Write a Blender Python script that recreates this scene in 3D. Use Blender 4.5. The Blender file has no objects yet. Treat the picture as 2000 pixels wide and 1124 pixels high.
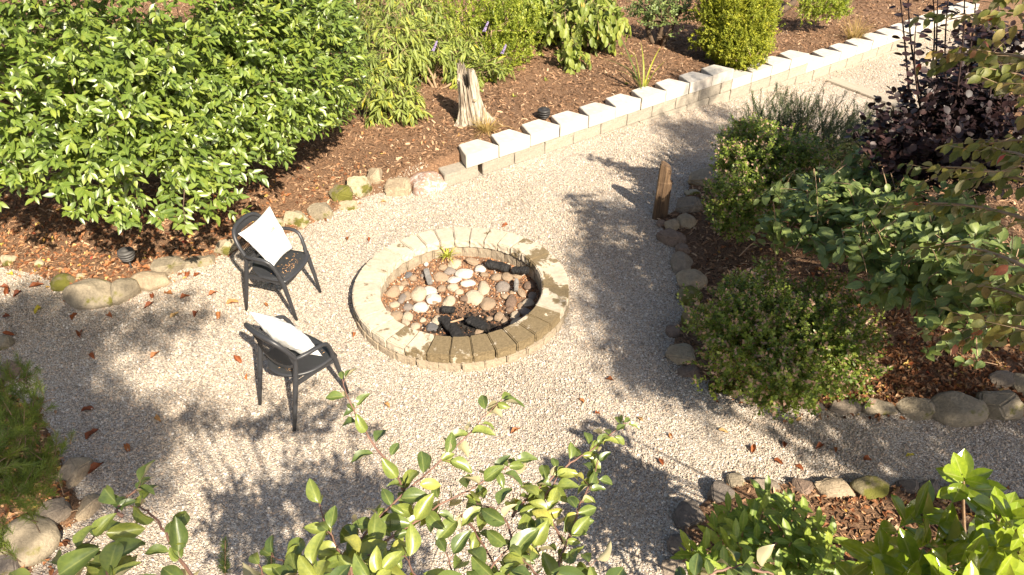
import bpy, bmesh, math, random
import numpy as np
from mathutils import Vector, Matrix, noise

random.seed(7)
RNG = np.random.default_rng(11)
SC = bpy.context.scene
COL = SC.collection
R = math.radians

# ------------------------------------------------------------------ camera, sky, sun, exposure
CAM_H, PITCH, FPX = 4.2, R(36.5), 1428.0
cam_d = bpy.data.cameras.new('camera')
cam_d.sensor_width = 36.0
cam_d.lens = 36.0 * FPX / 2000.0
cam_d.clip_start, cam_d.clip_end = 0.05, 300
cam = bpy.data.objects.new('camera', cam_d)
COL.objects.link(cam)
cam.location = (0, 0, CAM_H)
cam.rotation_euler = (math.pi / 2 - PITCH, 0, 0)
SC.camera = cam

SUN_TO = Vector((0.59, -1.07, 1.0)).normalized()      # direction towards the sun
SUN_EL = math.asin(SUN_TO.z)
world = bpy.data.worlds.new('World')
SC.world = world
world.use_nodes = True
wn = world.node_tree
sky = wn.nodes.new('ShaderNodeTexSky')
sky.sky_type = 'NISHITA'
sky.sun_disc = False
sky.sun_elevation = SUN_EL
sky.sun_rotation = math.atan2(SUN_TO.x, SUN_TO.y)
sky.air_density = 1.0
sky.dust_density = 2.5
sky.ozone_density = 0.6
wn.links.new(sky.outputs[0], wn.nodes['Background'].inputs[0])
wn.nodes['Background'].inputs[1].default_value = 0.062
sun_d = bpy.data.lights.new('sun', 'SUN')
sun_d.energy = 5.0
sun_d.angle = R(0.6)
sun_d.color = (1.0, 0.885, 0.715)
sun = bpy.data.objects.new('sun', sun_d)
COL.objects.link(sun)
sun.rotation_euler = (-SUN_TO).to_track_quat('-Z', 'Y').to_euler()
sun.location = (6, -10, 12)
SC.view_settings.view_transform = 'Standard'
SC.view_settings.look = 'None'
SC.view_settings.exposure = 1.25
SC.view_settings.gamma = 1.0
SC.render.engine = 'CYCLES'
SC.cycles.max_bounces = 6
SC.cycles.diffuse_bounces = 3
SC.cycles.glossy_bounces = 2
SC.cycles.transmission_bounces = 3
SC.cycles.use_denoising = True

# ------------------------------------------------------------------ pixel <-> world
_F = np.array([0, math.cos(PITCH), -math.sin(PITCH)])
_U = np.array([0, math.sin(PITCH), math.cos(PITCH)])
_C = np.array([0, 0, CAM_H])
def ray(px, py):
    d = _F * FPX + np.array([1., 0, 0]) * (px - 1000) + _U * (562 - py)
    return d / np.linalg.norm(d)
def at_z(px, py, z=0.0):
    d = ray(px, py)
    return _C + d * ((z - CAM_H) / d[2])
def at_d(px, py, dist):
    return _C + ray(px, py) * dist
def project(P):
    q = np.asarray(P, float) - _C
    w = q @ _F
    w2 = np.where(w > 0.05, w, 0.05)
    return 1000 + FPX * q[..., 0] / w2, 562 - FPX * (q @ _U) / w2, w

def sstep(a, b, x):
    t = np.clip((np.asarray(x, float) - a) / (b - a), 0, 1)
    return t * t * (3 - 2 * t)

# ------------------------------------------------------------------ terrain functions
W0 = np.array([-0.545, 7.83])
WD = np.array([math.cos(R(36.8)), math.sin(R(36.8))])
WN = np.array([-WD[1], WD[0]])
def st(x, y):
    dx, dy = np.asarray(x) - W0[0], np.asarray(y) - W0[1]
    return dx * WD[0] + dy * WD[1], dx * WN[0] + dy * WN[1]
def gz(x, y):
    s, t = st(x, y)
    return -0.38 * sstep(2.0, 8.5, s)
def wpt(s, t, z=0.0):
    p = W0 + WD * s + WN * t
    return np.array([p[0], p[1], z])

edge_px = [(870, 345), (800, 358), (740, 376), (690, 400), (640, 425), (600, 447), (540, 472), (450, 500),
           (380, 520), (300, 560), (250, 592), (170, 602), (120, 570), (60, 540), (0, 528), (-400, 500),
           (-900, 700), (-300, 760), (0, 715), (35, 770), (95, 800), (130, 880), (165, 960), (190, 1010),
           (130, 1040), (95, 1080), (60, 1150), (40, 1300)]
GP = [tuple(at_z(*p)[:2]) for p in edge_px]
GP += [(-2.6, 1.2), (-2.0, -1.0), (0.6, -1.0)]
edge_px2 = [(1330, 1124), (1305, 1060), (1330, 1000), (1390, 950), (1440, 928), (1560, 938), (1700, 938),
            (1830, 948), (2000, 965), (2500, 990)]
GP += [tuple(at_z(*p)[:2]) for p in edge_px2]
edge_px3 = [(2600, 840), (2000, 822), (1900, 818), (1800, 812), (1650, 808), (1500, 797), (1400, 770),
            (1345, 735), (1300, 690), (1312, 640), (1335, 590), (1325, 540), (1312, 490), (1285, 450),
            (1272, 430), (1325, 400), (1335, 370), (1355, 340), (1400, 312), (1435, 288)]
GP += [tuple(at_z(*p)[:2]) for p in edge_px3]
GP += [tuple(wpt(s, -1.9)[:2]) for s in (4.6, 6, 8, 10, 12, 14)]
GP += [tuple(wpt(s, 0.10)[:2]) for s in (14, 10, 6, 3, 0.0)]
GP = np.array(GP)

def sdist(x, y, poly=GP):
    """signed distance, positive outside the polygon"""
    x = np.atleast_1d(np.asarray(x, float)); y = np.atleast_1d(np.asarray(y, float))
    best = np.full(x.shape, 1e9)
    inside = np.zeros(x.shape, bool)
    n = len(poly)
    for i in range(n):
        ax, ay = poly[i]; bx, by = poly[(i + 1) % n]
        ex, ey = bx - ax, by - ay
        t = np.clip(((x - ax) * ex + (y - ay) * ey) / (ex * ex + ey * ey + 1e-12), 0, 1)
        best = np.minimum(best, np.hypot(x - ax - t * ex, y - ay - t * ey))
        if ay != by:
            c = ((ay > y) != (by > y)) & (x < (bx - ax) * (y - ay) / (by - ay) + ax)
            inside ^= c
    return np.where(inside, -best, best)

def lump(x, y, sc=1.0):
    return (np.sin(x * 3.1 * sc + 1.3 * np.sin(y * 2.3 * sc)) * np.cos(y * 2.7 * sc + 1.1 * np.sin(x * 1.9 * sc))
            + 0.5 * np.sin(x * 7.3 * sc + y * 5.1 * sc) * np.cos(y * 8.7 * sc - x * 3.3 * sc))
def soil(x, y):
    x = np.asarray(x, float); y = np.asarray(y, float)
    d = sdist(x, y).reshape(x.shape)
    s, t = st(x, y)
    g = gz(x, y)
    side = g - 0.05 + np.clip(d * 0.9, -0.03, 0.08) + np.clip(d, 0, 2.0) * 0.08
    top = 0.255 - 0.165 * sstep(4.75, 5.1, s) - 0.165 * sstep(6.7, 7.1, s) + 0.01 * np.clip(t, 0, 6)
    wb = sstep(-1.4, 0.0, s) * sstep(0.12, 0.26, t)
    z = side * (1 - wb) + top * wb
    return z + 0.010 * lump(x, y) * sstep(-0.05, 0.3, d)
def surf(x, y):
    x = np.asarray(x, float); y = np.asarray(y, float)
    d = sdist(x, y).reshape(x.shape)
    return np.where(d < -0.02, gz(x, y), soil(x, y))
def on_ground(px, py, dz=0.0):
    z = 0.0
    for _ in range(6):
        p = at_z(px, py, z)
        z = float(surf(np.array([p[0]]), np.array([p[1]]))[0])
    p[2] = z + dz
    return p

# ------------------------------------------------------------------ object helpers
def link(o, parent=None):
    COL.objects.link(o)
    if parent is not None:
        o.parent = parent
    return o
def tag(o, label=None, cat=None, group=None, kind=None):
    if label: o['label'] = label
    if cat: o['category'] = cat
    if group: o['group'] = group
    if kind: o['kind'] = kind
    return o
def empty(name, loc, label, cat, group=None, rz=0.0):
    o = bpy.data.objects.new(name, None)
    o.empty_display_size = 0.1
    COL.objects.link(o)
    o.location = loc
    o.rotation_euler = (0, 0, rz)
    return tag(o, label, cat, group)
def mesh_np(name, V, F, mat, rnd=None, smooth=False, mid=None):
    """V (n,3); F list of arrays of equal-size faces"""
    me = bpy.data.meshes.new(name)
    if not isinstance(F, list):
        F = [F]
    nl = sum(f.size for f in F); nf = sum(len(f) for f in F)
    me.vertices.add(len(V)); me.loops.add(nl); me.polygons.add(nf)
    me.vertices.foreach_set('co', np.ascontiguousarray(V, dtype=np.float32).ravel())
    me.loops.foreach_set('vertex_index', np.concatenate([f.ravel() for f in F]).astype(np.int32))
    sizes = np.concatenate([np.full(len(f), f.shape[1]) for f in F])
    starts = np.concatenate([[0], np.cumsum(sizes)[:-1]])
    me.polygons.foreach_set('loop_start', starts.astype(np.int32))
    me.polygons.foreach_set('use_smooth', np.full(nf, smooth))
    if rnd is not None:
        a = me.attributes.new('rnd', 'FLOAT', 'POINT')
        a.data.foreach_set('value', np.asarray(rnd, dtype=np.float32))
    if mid is not None:
        a = me.attributes.new('mid', 'FLOAT', 'POINT')
        a.data.foreach_set('value', np.asarray(mid, dtype=np.float32))
    me.update(calc_edges=True)
    me.validate()
    if mat: me.materials.append(mat)
    return me
def obj_me(name, me, parent=None, loc=None):
    o = bpy.data.objects.new(name, me)
    link(o, parent)
    if loc is not None: o.location = loc
    return o
def obj_bm(name, bm, mat, parent=None, smooth=False, loc=None):
    me = bpy.data.meshes.new(name)
    bmesh.ops.recalc_face_normals(bm, faces=bm.faces)
    bm.to_mesh(me); bm.free()
    if mat: me.materials.append(mat)
    if smooth:
        me.polygons.foreach_set('use_smooth', np.full(len(me.polygons), True))
    return obj_me(name, me, parent, loc)

def tube_arrays(pts, radii, n=6):
    """tube along points -> V, F (quads)"""
    pts = [np.asarray(p, float) for p in pts]
    V = []; F = []
    ref = np.array([0.13, 0.21, 0.97])
    for i, p in enumerate(pts):
        a = pts[max(i - 1, 0)]; b = pts[min(i + 1, len(pts) - 1)]
        t = b - a; t /= (np.linalg.norm(t) + 1e-9)
        if abs(t @ ref) > 0.95:
            ref = np.array([1., 0.1, 0])
        u = np.cross(t, ref); u /= np.linalg.norm(u)
        v = np.cross(t, u)
        for k in range(n):
            an = 2 * math.pi * k / n
            V.append(p + (u * math.cos(an) + v * math.sin(an)) * radii[i])
    for i in range(len(pts) - 1):
        for k in range(n):
            F.append((i * n + k, i * n + (k + 1) % n, (i + 1) * n + (k + 1) % n, (i + 1) * n + k))
    return np.array(V), np.array(F)
class Tubes:
    def __init__(s): s.V = []; s.F = []; s.n = 0
    def add(s, pts, radii, n=5):
        if not hasattr(radii, '__len__'):
            radii = [radii] * len(pts)
        V, F = tube_arrays(pts, radii, n)
        s.V.append(V); s.F.append(F + s.n); s.n += len(V)
    def build(s, name, mat, parent, base=(0, 0, 0)):
        if not s.V: return None
        V = np.concatenate(s.V) - np.asarray(base)
        me = mesh_np(name, V, np.concatenate(s.F), mat, smooth=True)
        return obj_me(name, me, parent)
def bez(a, b, bend, n=5):
    a = np.asarray(a, float); b = np.asarray(b, float)
    m = (a + b) / 2 + np.asarray(bend, float)
    ts = np.linspace(0, 1, n)
    return [a * (1 - t) ** 2 + 2 * m * t * (1 - t) + b * t * t for t in ts]

# ------------------------------------------------------------------ materials
def new_mat(name):
    m = bpy.data.materials.new(name)
    m.use_nodes = True
    nt = m.node_tree
    return m, nt, nt.nodes['Principled BSDF']
def ramp(nt, stops):
    r = nt.nodes.new('ShaderNodeValToRGB')
    e = r.color_ramp.elements
    while len(e) > 1: e.remove(e[-1])
    e[0].position = stops[0][0]; e[0].color = (*stops[0][1], 1)
    for p, c in stops[1:]:
        k = e.new(p); k.color = (*c, 1)
    return r
def coords(nt, kind='Object'):
    return nt.nodes.new('ShaderNodeTexCoord').outputs[kind]
def noise_tex(nt, vec, scale, detail=4, rough=0.55, dist=0.0):
    n = nt.nodes.new('ShaderNodeTexNoise')
    n.inputs['Scale'].default_value = scale; n.inputs['Detail'].default_value = detail
    n.inputs['Roughness'].default_value = rough; n.inputs['Distortion'].default_value = dist
    nt.links.new(vec, n.inputs['Vector'])
    return n.outputs['Fac']
def mixc(nt, fac, a, b, mode='MIX'):
    m = nt.nodes.new('ShaderNodeMix'); m.data_type = 'RGBA'; m.blend_type = mode
    for sock, v in ((m.inputs[0], fac), (m.inputs[6], a), (m.inputs[7], b)):
        if isinstance(v, (int, float)): sock.default_value = v
        elif isinstance(v, tuple): sock.default_value = (*v, 1)
        else: nt.links.new(v, sock)
    return m.outputs[2]
def bump(nt, bsdf, h, strength=0.4, dist=0.01):
    b = nt.nodes.new('ShaderNodeBump')
    b.inputs['Strength'].default_value = strength; b.inputs['Distance'].default_value = dist
    nt.links.new(h, b.inputs['Height'])
    nt.links.new(b.outputs[0], bsdf.inputs['Normal'])
def obj_random(nt):
    return nt.nodes.new('ShaderNodeObjectInfo').outputs['Random']

def leaf_mat(name, stops, rough=0.45, trans=0.3, back=None, spec=0.5, vein=0.0):
    m, nt, b = new_mat(name)
    at = nt.nodes.new('ShaderNodeAttribute'); at.attribute_name = 'rnd'
    r = ramp(nt, stops)
    nt.links.new(at.outputs['Fac'], r.inputs[0])
    col = r.outputs[0]
    n = noise_tex(nt, coords(nt), 9.0, 3)
    var = ramp(nt, [(0.3, (0.72, 0.76, 0.8)), (0.7, (1.15, 1.1, 1.0))])
    nt.links.new(n, var.inputs[0])
    col = mixc(nt, 1.0, col, var.outputs[0], 'MULTIPLY')
    if vein:
        av = nt.nodes.new('ShaderNodeAttribute'); av.attribute_name = 'mid'
        pw = nt.nodes.new('ShaderNodeMath'); pw.operation = 'POWER'; pw.inputs[1].default_value = 9.0
        nt.links.new(av.outputs['Fac'], pw.inputs[0])
        ml = nt.nodes.new('ShaderNodeMath'); ml.operation = 'MULTIPLY'; ml.inputs[1].default_value = vein
        nt.links.new(pw.outputs[0], ml.inputs[0])
        col = mixc(nt, ml.outputs[0], col, (0.42, 0.45, 0.14))
    if back:
        g = nt.nodes.new('ShaderNodeNewGeometry')
        col = mixc(nt, g.outputs['Backfacing'], col, back)
    nt.links.new(col, b.inputs['Base Color'])
    b.inputs['Roughness'].default_value = rough
    b.inputs['Specular IOR Level'].default_value = spec
    tr = nt.nodes.new('ShaderNodeBsdfTranslucent')
    tc = mixc(nt, 1.0, col, (1.25, 1.35, 0.6), 'MULTIPLY')
    nt.links.new(tc, tr.inputs[0])
    mx = nt.nodes.new('ShaderNodeMixShader'); mx.inputs[0].default_value = trans
    nt.links.new(b.outputs[0], mx.inputs[1]); nt.links.new(tr.outputs[0], mx.inputs[2])
    nt.links.new(mx.outputs[0], nt.nodes['Material Output'].inputs[0])
    return m
def plain(name, col, rough=0.6, var=0.15, scale=20, bmp=0.0, bscale=60, metal=0.0, objvar=0.0):
    m, nt, b = new_mat(name)
    co = coords(nt)
    n = noise_tex(nt, co, scale, 5)
    r = ramp(nt, [(0.3, tuple(c * (1 - var) for c in col)), (0.7, tuple(min(1, c * (1 + var)) for c in col))])
    nt.links.new(n, r.inputs[0])
    out = r.outputs[0]
    if objvar:
        rr = ramp(nt, [(0, (1 - objvar,) * 3), (1, (1 + objvar * 0.6, 1 + objvar * 0.5, 1 + objvar * 0.4))])
        nt.links.new(obj_random(nt), rr.inputs[0])
        out = mixc(nt, 1.0, out, rr.outputs[0], 'MULTIPLY')
    nt.links.new(out, b.inputs['Base Color'])
    b.inputs['Roughness'].default_value = rough
    b.inputs['Metallic'].default_value = metal
    if bmp:
        bump(nt, b, noise_tex(nt, co, bscale, 6, 0.7), bmp, 0.01)
    return m
def rock_mat(name, c1, c2, moss=0.0, moss_col=(0.13, 0.12, 0.02), speck=None):
    m, nt, b = new_mat(name)
    co = coords(nt)
    n = noise_tex(nt, co, 7, 8, 0.65, 0.4)
    r = ramp(nt, [(0.3, c1), (0.68, c2)])
    nt.links.new(n, r.inputs[0]); col = r.outputs[0]
    n2 = noise_tex(nt, co, 45, 4, 0.7)
    r2 = ramp(nt, [(0.3, (0.72, 0.70, 0.68)), (0.65, (1.08, 1.06, 1.05))]); nt.links.new(n2, r2.inputs[0])
    col = mixc(nt, 1.0, col, r2.outputs[0], 'MULTIPLY')
    if speck:
        n4 = noise_tex(nt, co, 14, 3, 0.7, 1.5)
        r4 = ramp(nt, [(0.5, (0, 0, 0)), (0.58, (1, 1, 1))]); nt.links.new(n4, r4.inputs[0])
        col = mixc(nt, r4.outputs[0], col, speck)
    if moss:
        n3 = noise_tex(nt, co, 5.5, 5, 0.6)
        r3 = ramp(nt, [(0.62 - 0.25 * moss, (0, 0, 0)), (0.70 - 0.25 * moss, (1, 1, 1))])
        nt.links.new(n3, r3.inputs[0])
        col = mixc(nt, r3.outputs[0], col, moss_col)
    nt.links.new(col, b.inputs['Base Color'])
    b.inputs['Roughness'].default_value = 0.88
    ad = nt.nodes.new('ShaderNodeMath'); ad.operation = 'ADD'
    nt.links.new(n, ad.inputs[0]); nt.links.new(n2, ad.inputs[1])
    bump(nt, b, ad.outputs[0], 0.7, 0.02)
    return m

# gravel sheet between and under the loose stones
def gravel_sheet_mat():
    m, nt, b = new_mat('gravel_bed')
    co = coords(nt)
    v = nt.nodes.new('ShaderNodeTexVoronoi'); v.inputs['Scale'].default_value = 100
    nt.links.new(co, v.inputs['Vector'])
    sx = nt.nodes.new('ShaderNodeSeparateColor'); nt.links.new(v.outputs['Color'], sx.inputs[0])
    r = ramp(nt, [(0, (0.20, 0.17, 0.14)), (0.3, (0.36, 0.31, 0.26)), (0.6, (0.47, 0.41, 0.34)), (0.85, (0.56, 0.51, 0.45)), (1, (0.70, 0.68, 0.64))])
    nt.links.new(sx.outputs[0], r.inputs[0])
    n = noise_tex(nt, co, 1.1, 4)
    r2 = ramp(nt, [(0.3, (0.86, 0.84, 0.82)), (0.7, (1.05, 1.03, 1.0))]); nt.links.new(n, r2.inputs[0])
    nt.links.new(mixc(nt, 1.0, r.outputs[0], r2.outputs[0], 'MULTIPLY'), b.inputs['Base Color'])
    b.inputs['Roughness'].default_value = 0.9
    bump(nt, b, v.outputs['Distance'], 0.9, -0.012)
    return m
def inst_mat(name, stops, rough=0.8):
    m, nt, b = new_mat(name)
    at = nt.nodes.new('ShaderNodeAttribute'); at.attribute_name = 'tint'; at.attribute_type = 'INSTANCER'
    r = ramp(nt, stops); nt.links.new(at.outputs['Fac'], r.inputs[0])
    nt.links.new(r.outputs[0], b.inputs['Base Color'])
    b.inputs['Roughness'].default_value = rough
    b.inputs['Specular IOR Level'].default_value = 0.2
    return m
def soil_mat():
    m, nt, b = new_mat('bark_mulch')
    co = coords(nt)
    mp = nt.nodes.new('ShaderNodeMapping'); nt.links.new(co, mp.inputs[0]); mp.inputs['Scale'].default_value = (1, 1.7, 1)
    n = noise_tex(nt, mp.outputs[0], 38, 6, 0.75, 1.2)
    r = ramp(nt, [(0.28, (0.04, 0.024, 0.015)), (0.45, (0.17, 0.095, 0.052)), (0.58, (0.31, 0.185, 0.105)), (0.72, (0.48, 0.33, 0.21))])
    nt.links.new(n, r.inputs[0])
    n2 = noise_tex(nt, co, 0.9, 4)
    r2 = ramp(nt, [(0.35, (0.75, 0.72, 0.70)), (0.65, (1.15, 1.1, 1.05))]); nt.links.new(n2, r2.inputs[0])
    nt.links.new(mixc(nt, 1.0, r.outputs[0], r2.outputs[0], 'MULTIPLY'), b.inputs['Base Color'])
    b.inputs['Roughness'].default_value = 0.95
    bump(nt, b, n, 1.0, 0.03)
    return m

M = {}
M['gravel'] = gravel_sheet_mat()
M['soil'] = soil_mat()
M['grav_stone'] = inst_mat('gravel_stone', [(0, (0.20, 0.165, 0.13)), (0.12, (0.31, 0.26, 0.21)), (0.3, (0.41, 0.345, 0.275)), (0.6, (0.50, 0.42, 0.33)), (0.78, (0.48, 0.36, 0.265)), (0.9, (0.53, 0.475, 0.41)), (1, (0.66, 0.62, 0.56))], 0.95)
M['chip'] = inst_mat('bark_chip', [(0, (0.04, 0.025, 0.016)), (0.35, (0.18, 0.10, 0.055)), (0.7, (0.34, 0.20, 0.115)), (0.9, (0.50, 0.34, 0.21)), (1, (0.60, 0.47, 0.34))], 0.85)
M['litter'] = inst_mat('dry_leaf_litter', [(0, (0.10, 0.04, 0.02)), (0.4, (0.26, 0.11, 0.05)), (0.7, (0.38, 0.18, 0.08)), (0.88, (0.46, 0.30, 0.17)), (0.95, (0.5, 0.36, 0.08)), (1, (0.34, 0.06, 0.04))], 0.7)
M['cap'] = plain('pale_concrete_cap', (0.53, 0.49, 0.43), 0.85, 0.13, 12, 0.7, 80, objvar=0.10)
M['course'] = plain('tan_concrete_block', (0.34, 0.30, 0.24), 0.9, 0.20, 35, 0.7, 60, objvar=0.10)
def pit_mat(name, stain):
    m, nt, b = new_mat(name)
    co = coords(nt)
    n = noise_tex(nt, co, 25, 6, 0.6)
    r = ramp(nt, [(0.3, (0.42, 0.36, 0.275)), (0.7, (0.55, 0.485, 0.39))]); nt.links.new(n, r.inputs[0])
    rr = ramp(nt, [(0, (0.86, 0.85, 0.84)), (1, (1.05, 1.04, 1.02))]); nt.links.new(obj_random(nt), rr.inputs[0])
    col = mixc(nt, 1.0, r.outputs[0], rr.outputs[0], 'MULTIPLY')
    g = nt.nodes.new('ShaderNodeNewGeometry')
    n2 = noise_tex(nt, g.outputs['Position'], 4.5, 6, 0.65, 0.3)
    r2 = ramp(nt, [(0.64 - stain, (0, 0, 0)), (0.68 - stain, (1, 1, 1))]); nt.links.new(n2, r2.inputs[0])
    n3 = noise_tex(nt, co, 60, 4, 0.7)
    r3 = ramp(nt, [(0.3, (0.12, 0.088, 0.045)), (0.7, (0.22, 0.165, 0.09))]); nt.links.new(n3, r3.inputs[0])
    col = mixc(nt, r2.outputs[0], col, r3.outputs[0])
    nt.links.new(col, b.inputs['Base Color'])
    b.inputs['Roughness'].default_value = 0.9
    bump(nt, b, noise_tex(nt, co, 70, 6, 0.7), 0.5, 0.008)
    return m
M['pit'] = pit_mat('cream_block', 0.03)
M['pit_stain'] = pit_mat('cream_block_lichened', 0.29)
M['pit_half'] = pit_mat('cream_block_part_stained', 0.14)
M['pit_low'] = plain('tan_pit_block', (0.33, 0.27, 0.195), 0.95, 0.22, 30, 1.0, 40, objvar=0.12)
M['plastic'] = plain('charcoal_plastic', (0.035, 0.036, 0.040), 0.42, 0.08, 40)
def cloth_mat():
    m, nt, b = new_mat('white_cotton')
    co = coords(nt)
    w = nt.nodes.new('ShaderNodeTexWave'); w.inputs['Scale'].default_value = 180; nt.links.new(co, w.inputs[0])
    n = noise_tex(nt, co, 6, 3)
    r = ramp(nt, [(0.3, (0.74, 0.76, 0.75)), (0.7, (0.82, 0.82, 0.80))]); nt.links.new(n, r.inputs[0])
    nt.links.new(r.outputs[0], b.inputs['Base Color'])
    b.inputs['Roughness'].default_value = 0.9
    bump(nt, b, noise_tex(nt, co, 14, 4), 0.25, 0.02)
    return m
M['cloth'] = cloth_mat()
M['thread'] = plain('gold_print', (0.42, 0.31, 0.18), 0.7, 0.05)
M['black'] = plain('black_metal', (0.03, 0.028, 0.027), 0.5, 0.2, 40)
M['lampgrey'] = plain('grey_metal_shade', (0.075, 0.070, 0.066), 0.55, 0.2, 30)
M['bark'] = plain('brown_bark', (0.10, 0.065, 0.04), 0.9, 0.35, 25, 0.6, 50)
M['twig'] = plain('reddish_twig', (0.20, 0.11, 0.08), 0.6, 0.25, 30)
M['twig_tan'] = plain('tan_twig', (0.30, 0.20, 0.12), 0.7, 0.25, 30)
M['twig_dark'] = plain('dark_twig', (0.045, 0.025, 0.022), 0.7, 0.25, 30)
M['char'] = plain('charred_wood', (0.012, 0.011, 0.011), 0.75, 0.5, 30, 1.0, 45)
M['ash'] = plain('grey_ash_wood', (0.18, 0.17, 0.16), 0.9, 0.3, 30, 0.6, 60)
def wood_weather(name, stops, sc=(28, 28, 1.6)):
    m, nt, b = new_mat(name)
    mp = nt.nodes.new('ShaderNodeMapping'); nt.links.new(coords(nt), mp.inputs[0]); mp.inputs['Scale'].default_value = sc
    n = noise_tex(nt, mp.outputs[0], 1.0, 6, 0.65, 0.6)
    r = ramp(nt, stops); nt.links.new(n, r.inputs[0]); nt.links.new(r.outputs[0], b.inputs['Base Color'])
    b.inputs['Roughness'].default_value = 0.9
    bump(nt, b, n, 1.0, 0.02)
    return m
M['stump'] = wood_weather('weathered_stump_wood', [(0.30, (0.04, 0.028, 0.02)), (0.42, (0.20, 0.155, 0.11)), (0.55, (0.42, 0.36, 0.28)), (0.75, (0.60, 0.54, 0.45))])
M['post'] = wood_weather('weathered_post_wood', [(0.3, (0.03, 0.02, 0.012)), (0.5, (0.11, 0.065, 0.035)), (0.7, (0.22, 0.14, 0.075))])
M['timber'] = wood_weather('timber_strip', [(0.3, (0.34, 0.29, 0.22)), (0.7, (0.44, 0.38, 0.30))], (3, 30, 30))

# ------------------------------------------------------------------ ground, gravel
def grid_mesh(name, x0, x1, y0, y1, step, zf, mat, keep=None):
    xs = np.arange(x0, x1 + step / 2, step); ys = np.arange(y0, y1 + step / 2, step)
    X, Y = np.meshgrid(xs, ys)
    Z = zf(X.ravel(), Y.ravel())
    V = np.stack([X.ravel(), Y.ravel(), Z], 1)
    nx, ny = len(xs), len(ys)
    i = (np.arange(ny - 1)[:, None] * nx + np.arange(nx - 1)[None, :]).ravel()
    Fq = np.stack([i, i + 1, i + nx + 1, i + nx], 1)
    if keep is not None:
        cx, cy = V[Fq].mean(1)[:, 0], V[Fq].mean(1)[:, 1]
        Fq = Fq[keep(cx, cy)]
        used = np.unique(Fq); mp = np.full(len(V), -1); mp[used] = np.arange(len(used))
        V = V[used]; Fq = mp[Fq]
    me = mesh_np(name, V, Fq, mat, smooth=True)
    return obj_me(name, me)
# the near ground is finely divided; around it the same sheet goes on in coarse cells to the horizon
PIT_C = np.array([-0.472, 5.50]); PIT_RI, PIT_RO = 0.755, 1.002
def near_soil(x, y):
    z = soil(x, y)
    r = np.hypot(x - PIT_C[0], y - PIT_C[1])
    return np.where(r < 0.95, z - 0.15, z)
X0, X1, Y0, Y1 = -9.0, 9.6, -1.2, 18.0
g = grid_mesh('ground', X0, X1, Y0, Y1, 0.06, near_soil, M['soil']); tag(g, kind='structure')
def far_z(x, y):
    return soil(np.clip(x, X0, X1), np.clip(y, Y0, Y1)) - 0.003
far = grid_mesh('terrain', -90, 90.6, -61.2, 120, 3.0, far_z, M['soil'],
                keep=lambda cx, cy: ~((cx > X0) & (cx < X1) & (cy > Y0) & (cy < Y1)))
tag(far, kind='structure')
def gravel_keep(cx, cy):
    return (sdist(cx, cy) < 0.12) & (np.hypot(cx - PIT_C[0], cy - PIT_C[1]) > 0.80)
gs = grid_mesh('gravel_yard', -9.0, 11.4, -1.2, 17.0, 0.06, lambda x, y: gz(x, y) + 0.004 * lump(x, y, 0.8), M['gravel'], keep=gravel_keep)
tag(gs, kind='structure')

# ------------------------------------------------------------------ scattered "stuff" by instancing
def rock_bm(seed, sub=1, squash=(1, 1, 1), planes=7, cut=0.75, flat=False):
    rs = random.Random(seed)
    bm = bmesh.new()
    bmesh.ops.create_icosphere(bm, subdivisions=sub, radius=1.0)
    pl = [(Vector((rs.gauss(0, 1), rs.gauss(0, 1), rs.gauss(0, 1))).normalized(), rs.uniform(cut, cut + 0.2)) for _ in range(planes)]
    if flat: pl.append((Vector((rs.uniform(-.2, .2), rs.uniform(-.3, .05), 1)).normalized(), rs.uniform(.5, .7)))
    off = Vector((rs.uniform(0, 50),) * 3)
    for v in bm.verts:
        d = v.co.normalized(); r = 1.0
        for n, h in pl:
            k = d.dot(n)
            if k > 0.05: r = min(r, h / k)
        r *= 1 + 0.10 * noise.noise(d * 1.6 + off) + (0.035 * noise.noise(d * 5 + off) if sub > 2 else 0)
        v.co = Vector((d.x * r * squash[0], d.y * r * squash[1], d.z * r * squash[2]))
    return bm
def angular_rock_bm(seed, hx, hy, hz):
    """a broken stone: hull of a few points, edges worn, faces slightly uneven"""
    rs = random.Random(seed)
    bm = bmesh.new()
    n = rs.randint(11, 15)
    for i in range(n):
        z = 1 - 2 * (i + .5) / n; an = i * 2.399 + rs.uniform(-.5, .5); r = math.sqrt(1 - z * z)
        p = Vector((r * math.cos(an), r * math.sin(an), z)) * rs.uniform(.86, 1.12)
        p = Vector([math.copysign(min(1.0, abs(v) ** .7), v) for v in p])
        bm.verts.new((p.x * hx, p.y * hy, p.z * hz))
    r = bmesh.ops.convex_hull(bm, input=bm.verts)
    dead = [g_ for g_ in r['geom_interior'] if isinstance(g_, bmesh.types.BMVert)]
    bmesh.ops.delete(bm, geom=dead, context='VERTS')
    bmesh.ops.dissolve_limit(bm, angle_limit=.20, verts=bm.verts, edges=bm.edges)
    bmesh.ops.bevel(bm, geom=list(bm.edges), offset=min(hx, hy) * .09, segments=2, affect='EDGES', clamp_overlap=True)
    bmesh.ops.triangulate(bm, faces=bm.faces)
    bmesh.ops.subdivide_edges(bm, edges=[e for e in bm.edges if e.calc_length() > min(hx, hy) * .3], cuts=2)
    bmesh.ops.triangulate(bm, faces=bm.faces)
    k = 1 / max(hx, hy); off = Vector((seed % 97, 3, 1))
    for v in bm.verts:
        q = v.co * k
        v.co += v.co.normalized() * (hx * (.07 * noise.noise(q * 3 + off) + .035 * noise.noise(q * 9 + off)))
    for e in bm.edges:
        if len(e.link_faces) == 2 and e.calc_face_angle(0) > .42: e.smooth = False
    return bm
def bm_mesh(name, bm, mat, smooth=False):
    me = bpy.data.meshes.new(name); bm.to_mesh(me); bm.free()
    me.materials.append(mat)
    if smooth: me.polygons.foreach_set('use_smooth', np.full(len(me.polygons), True))
    return me
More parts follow.
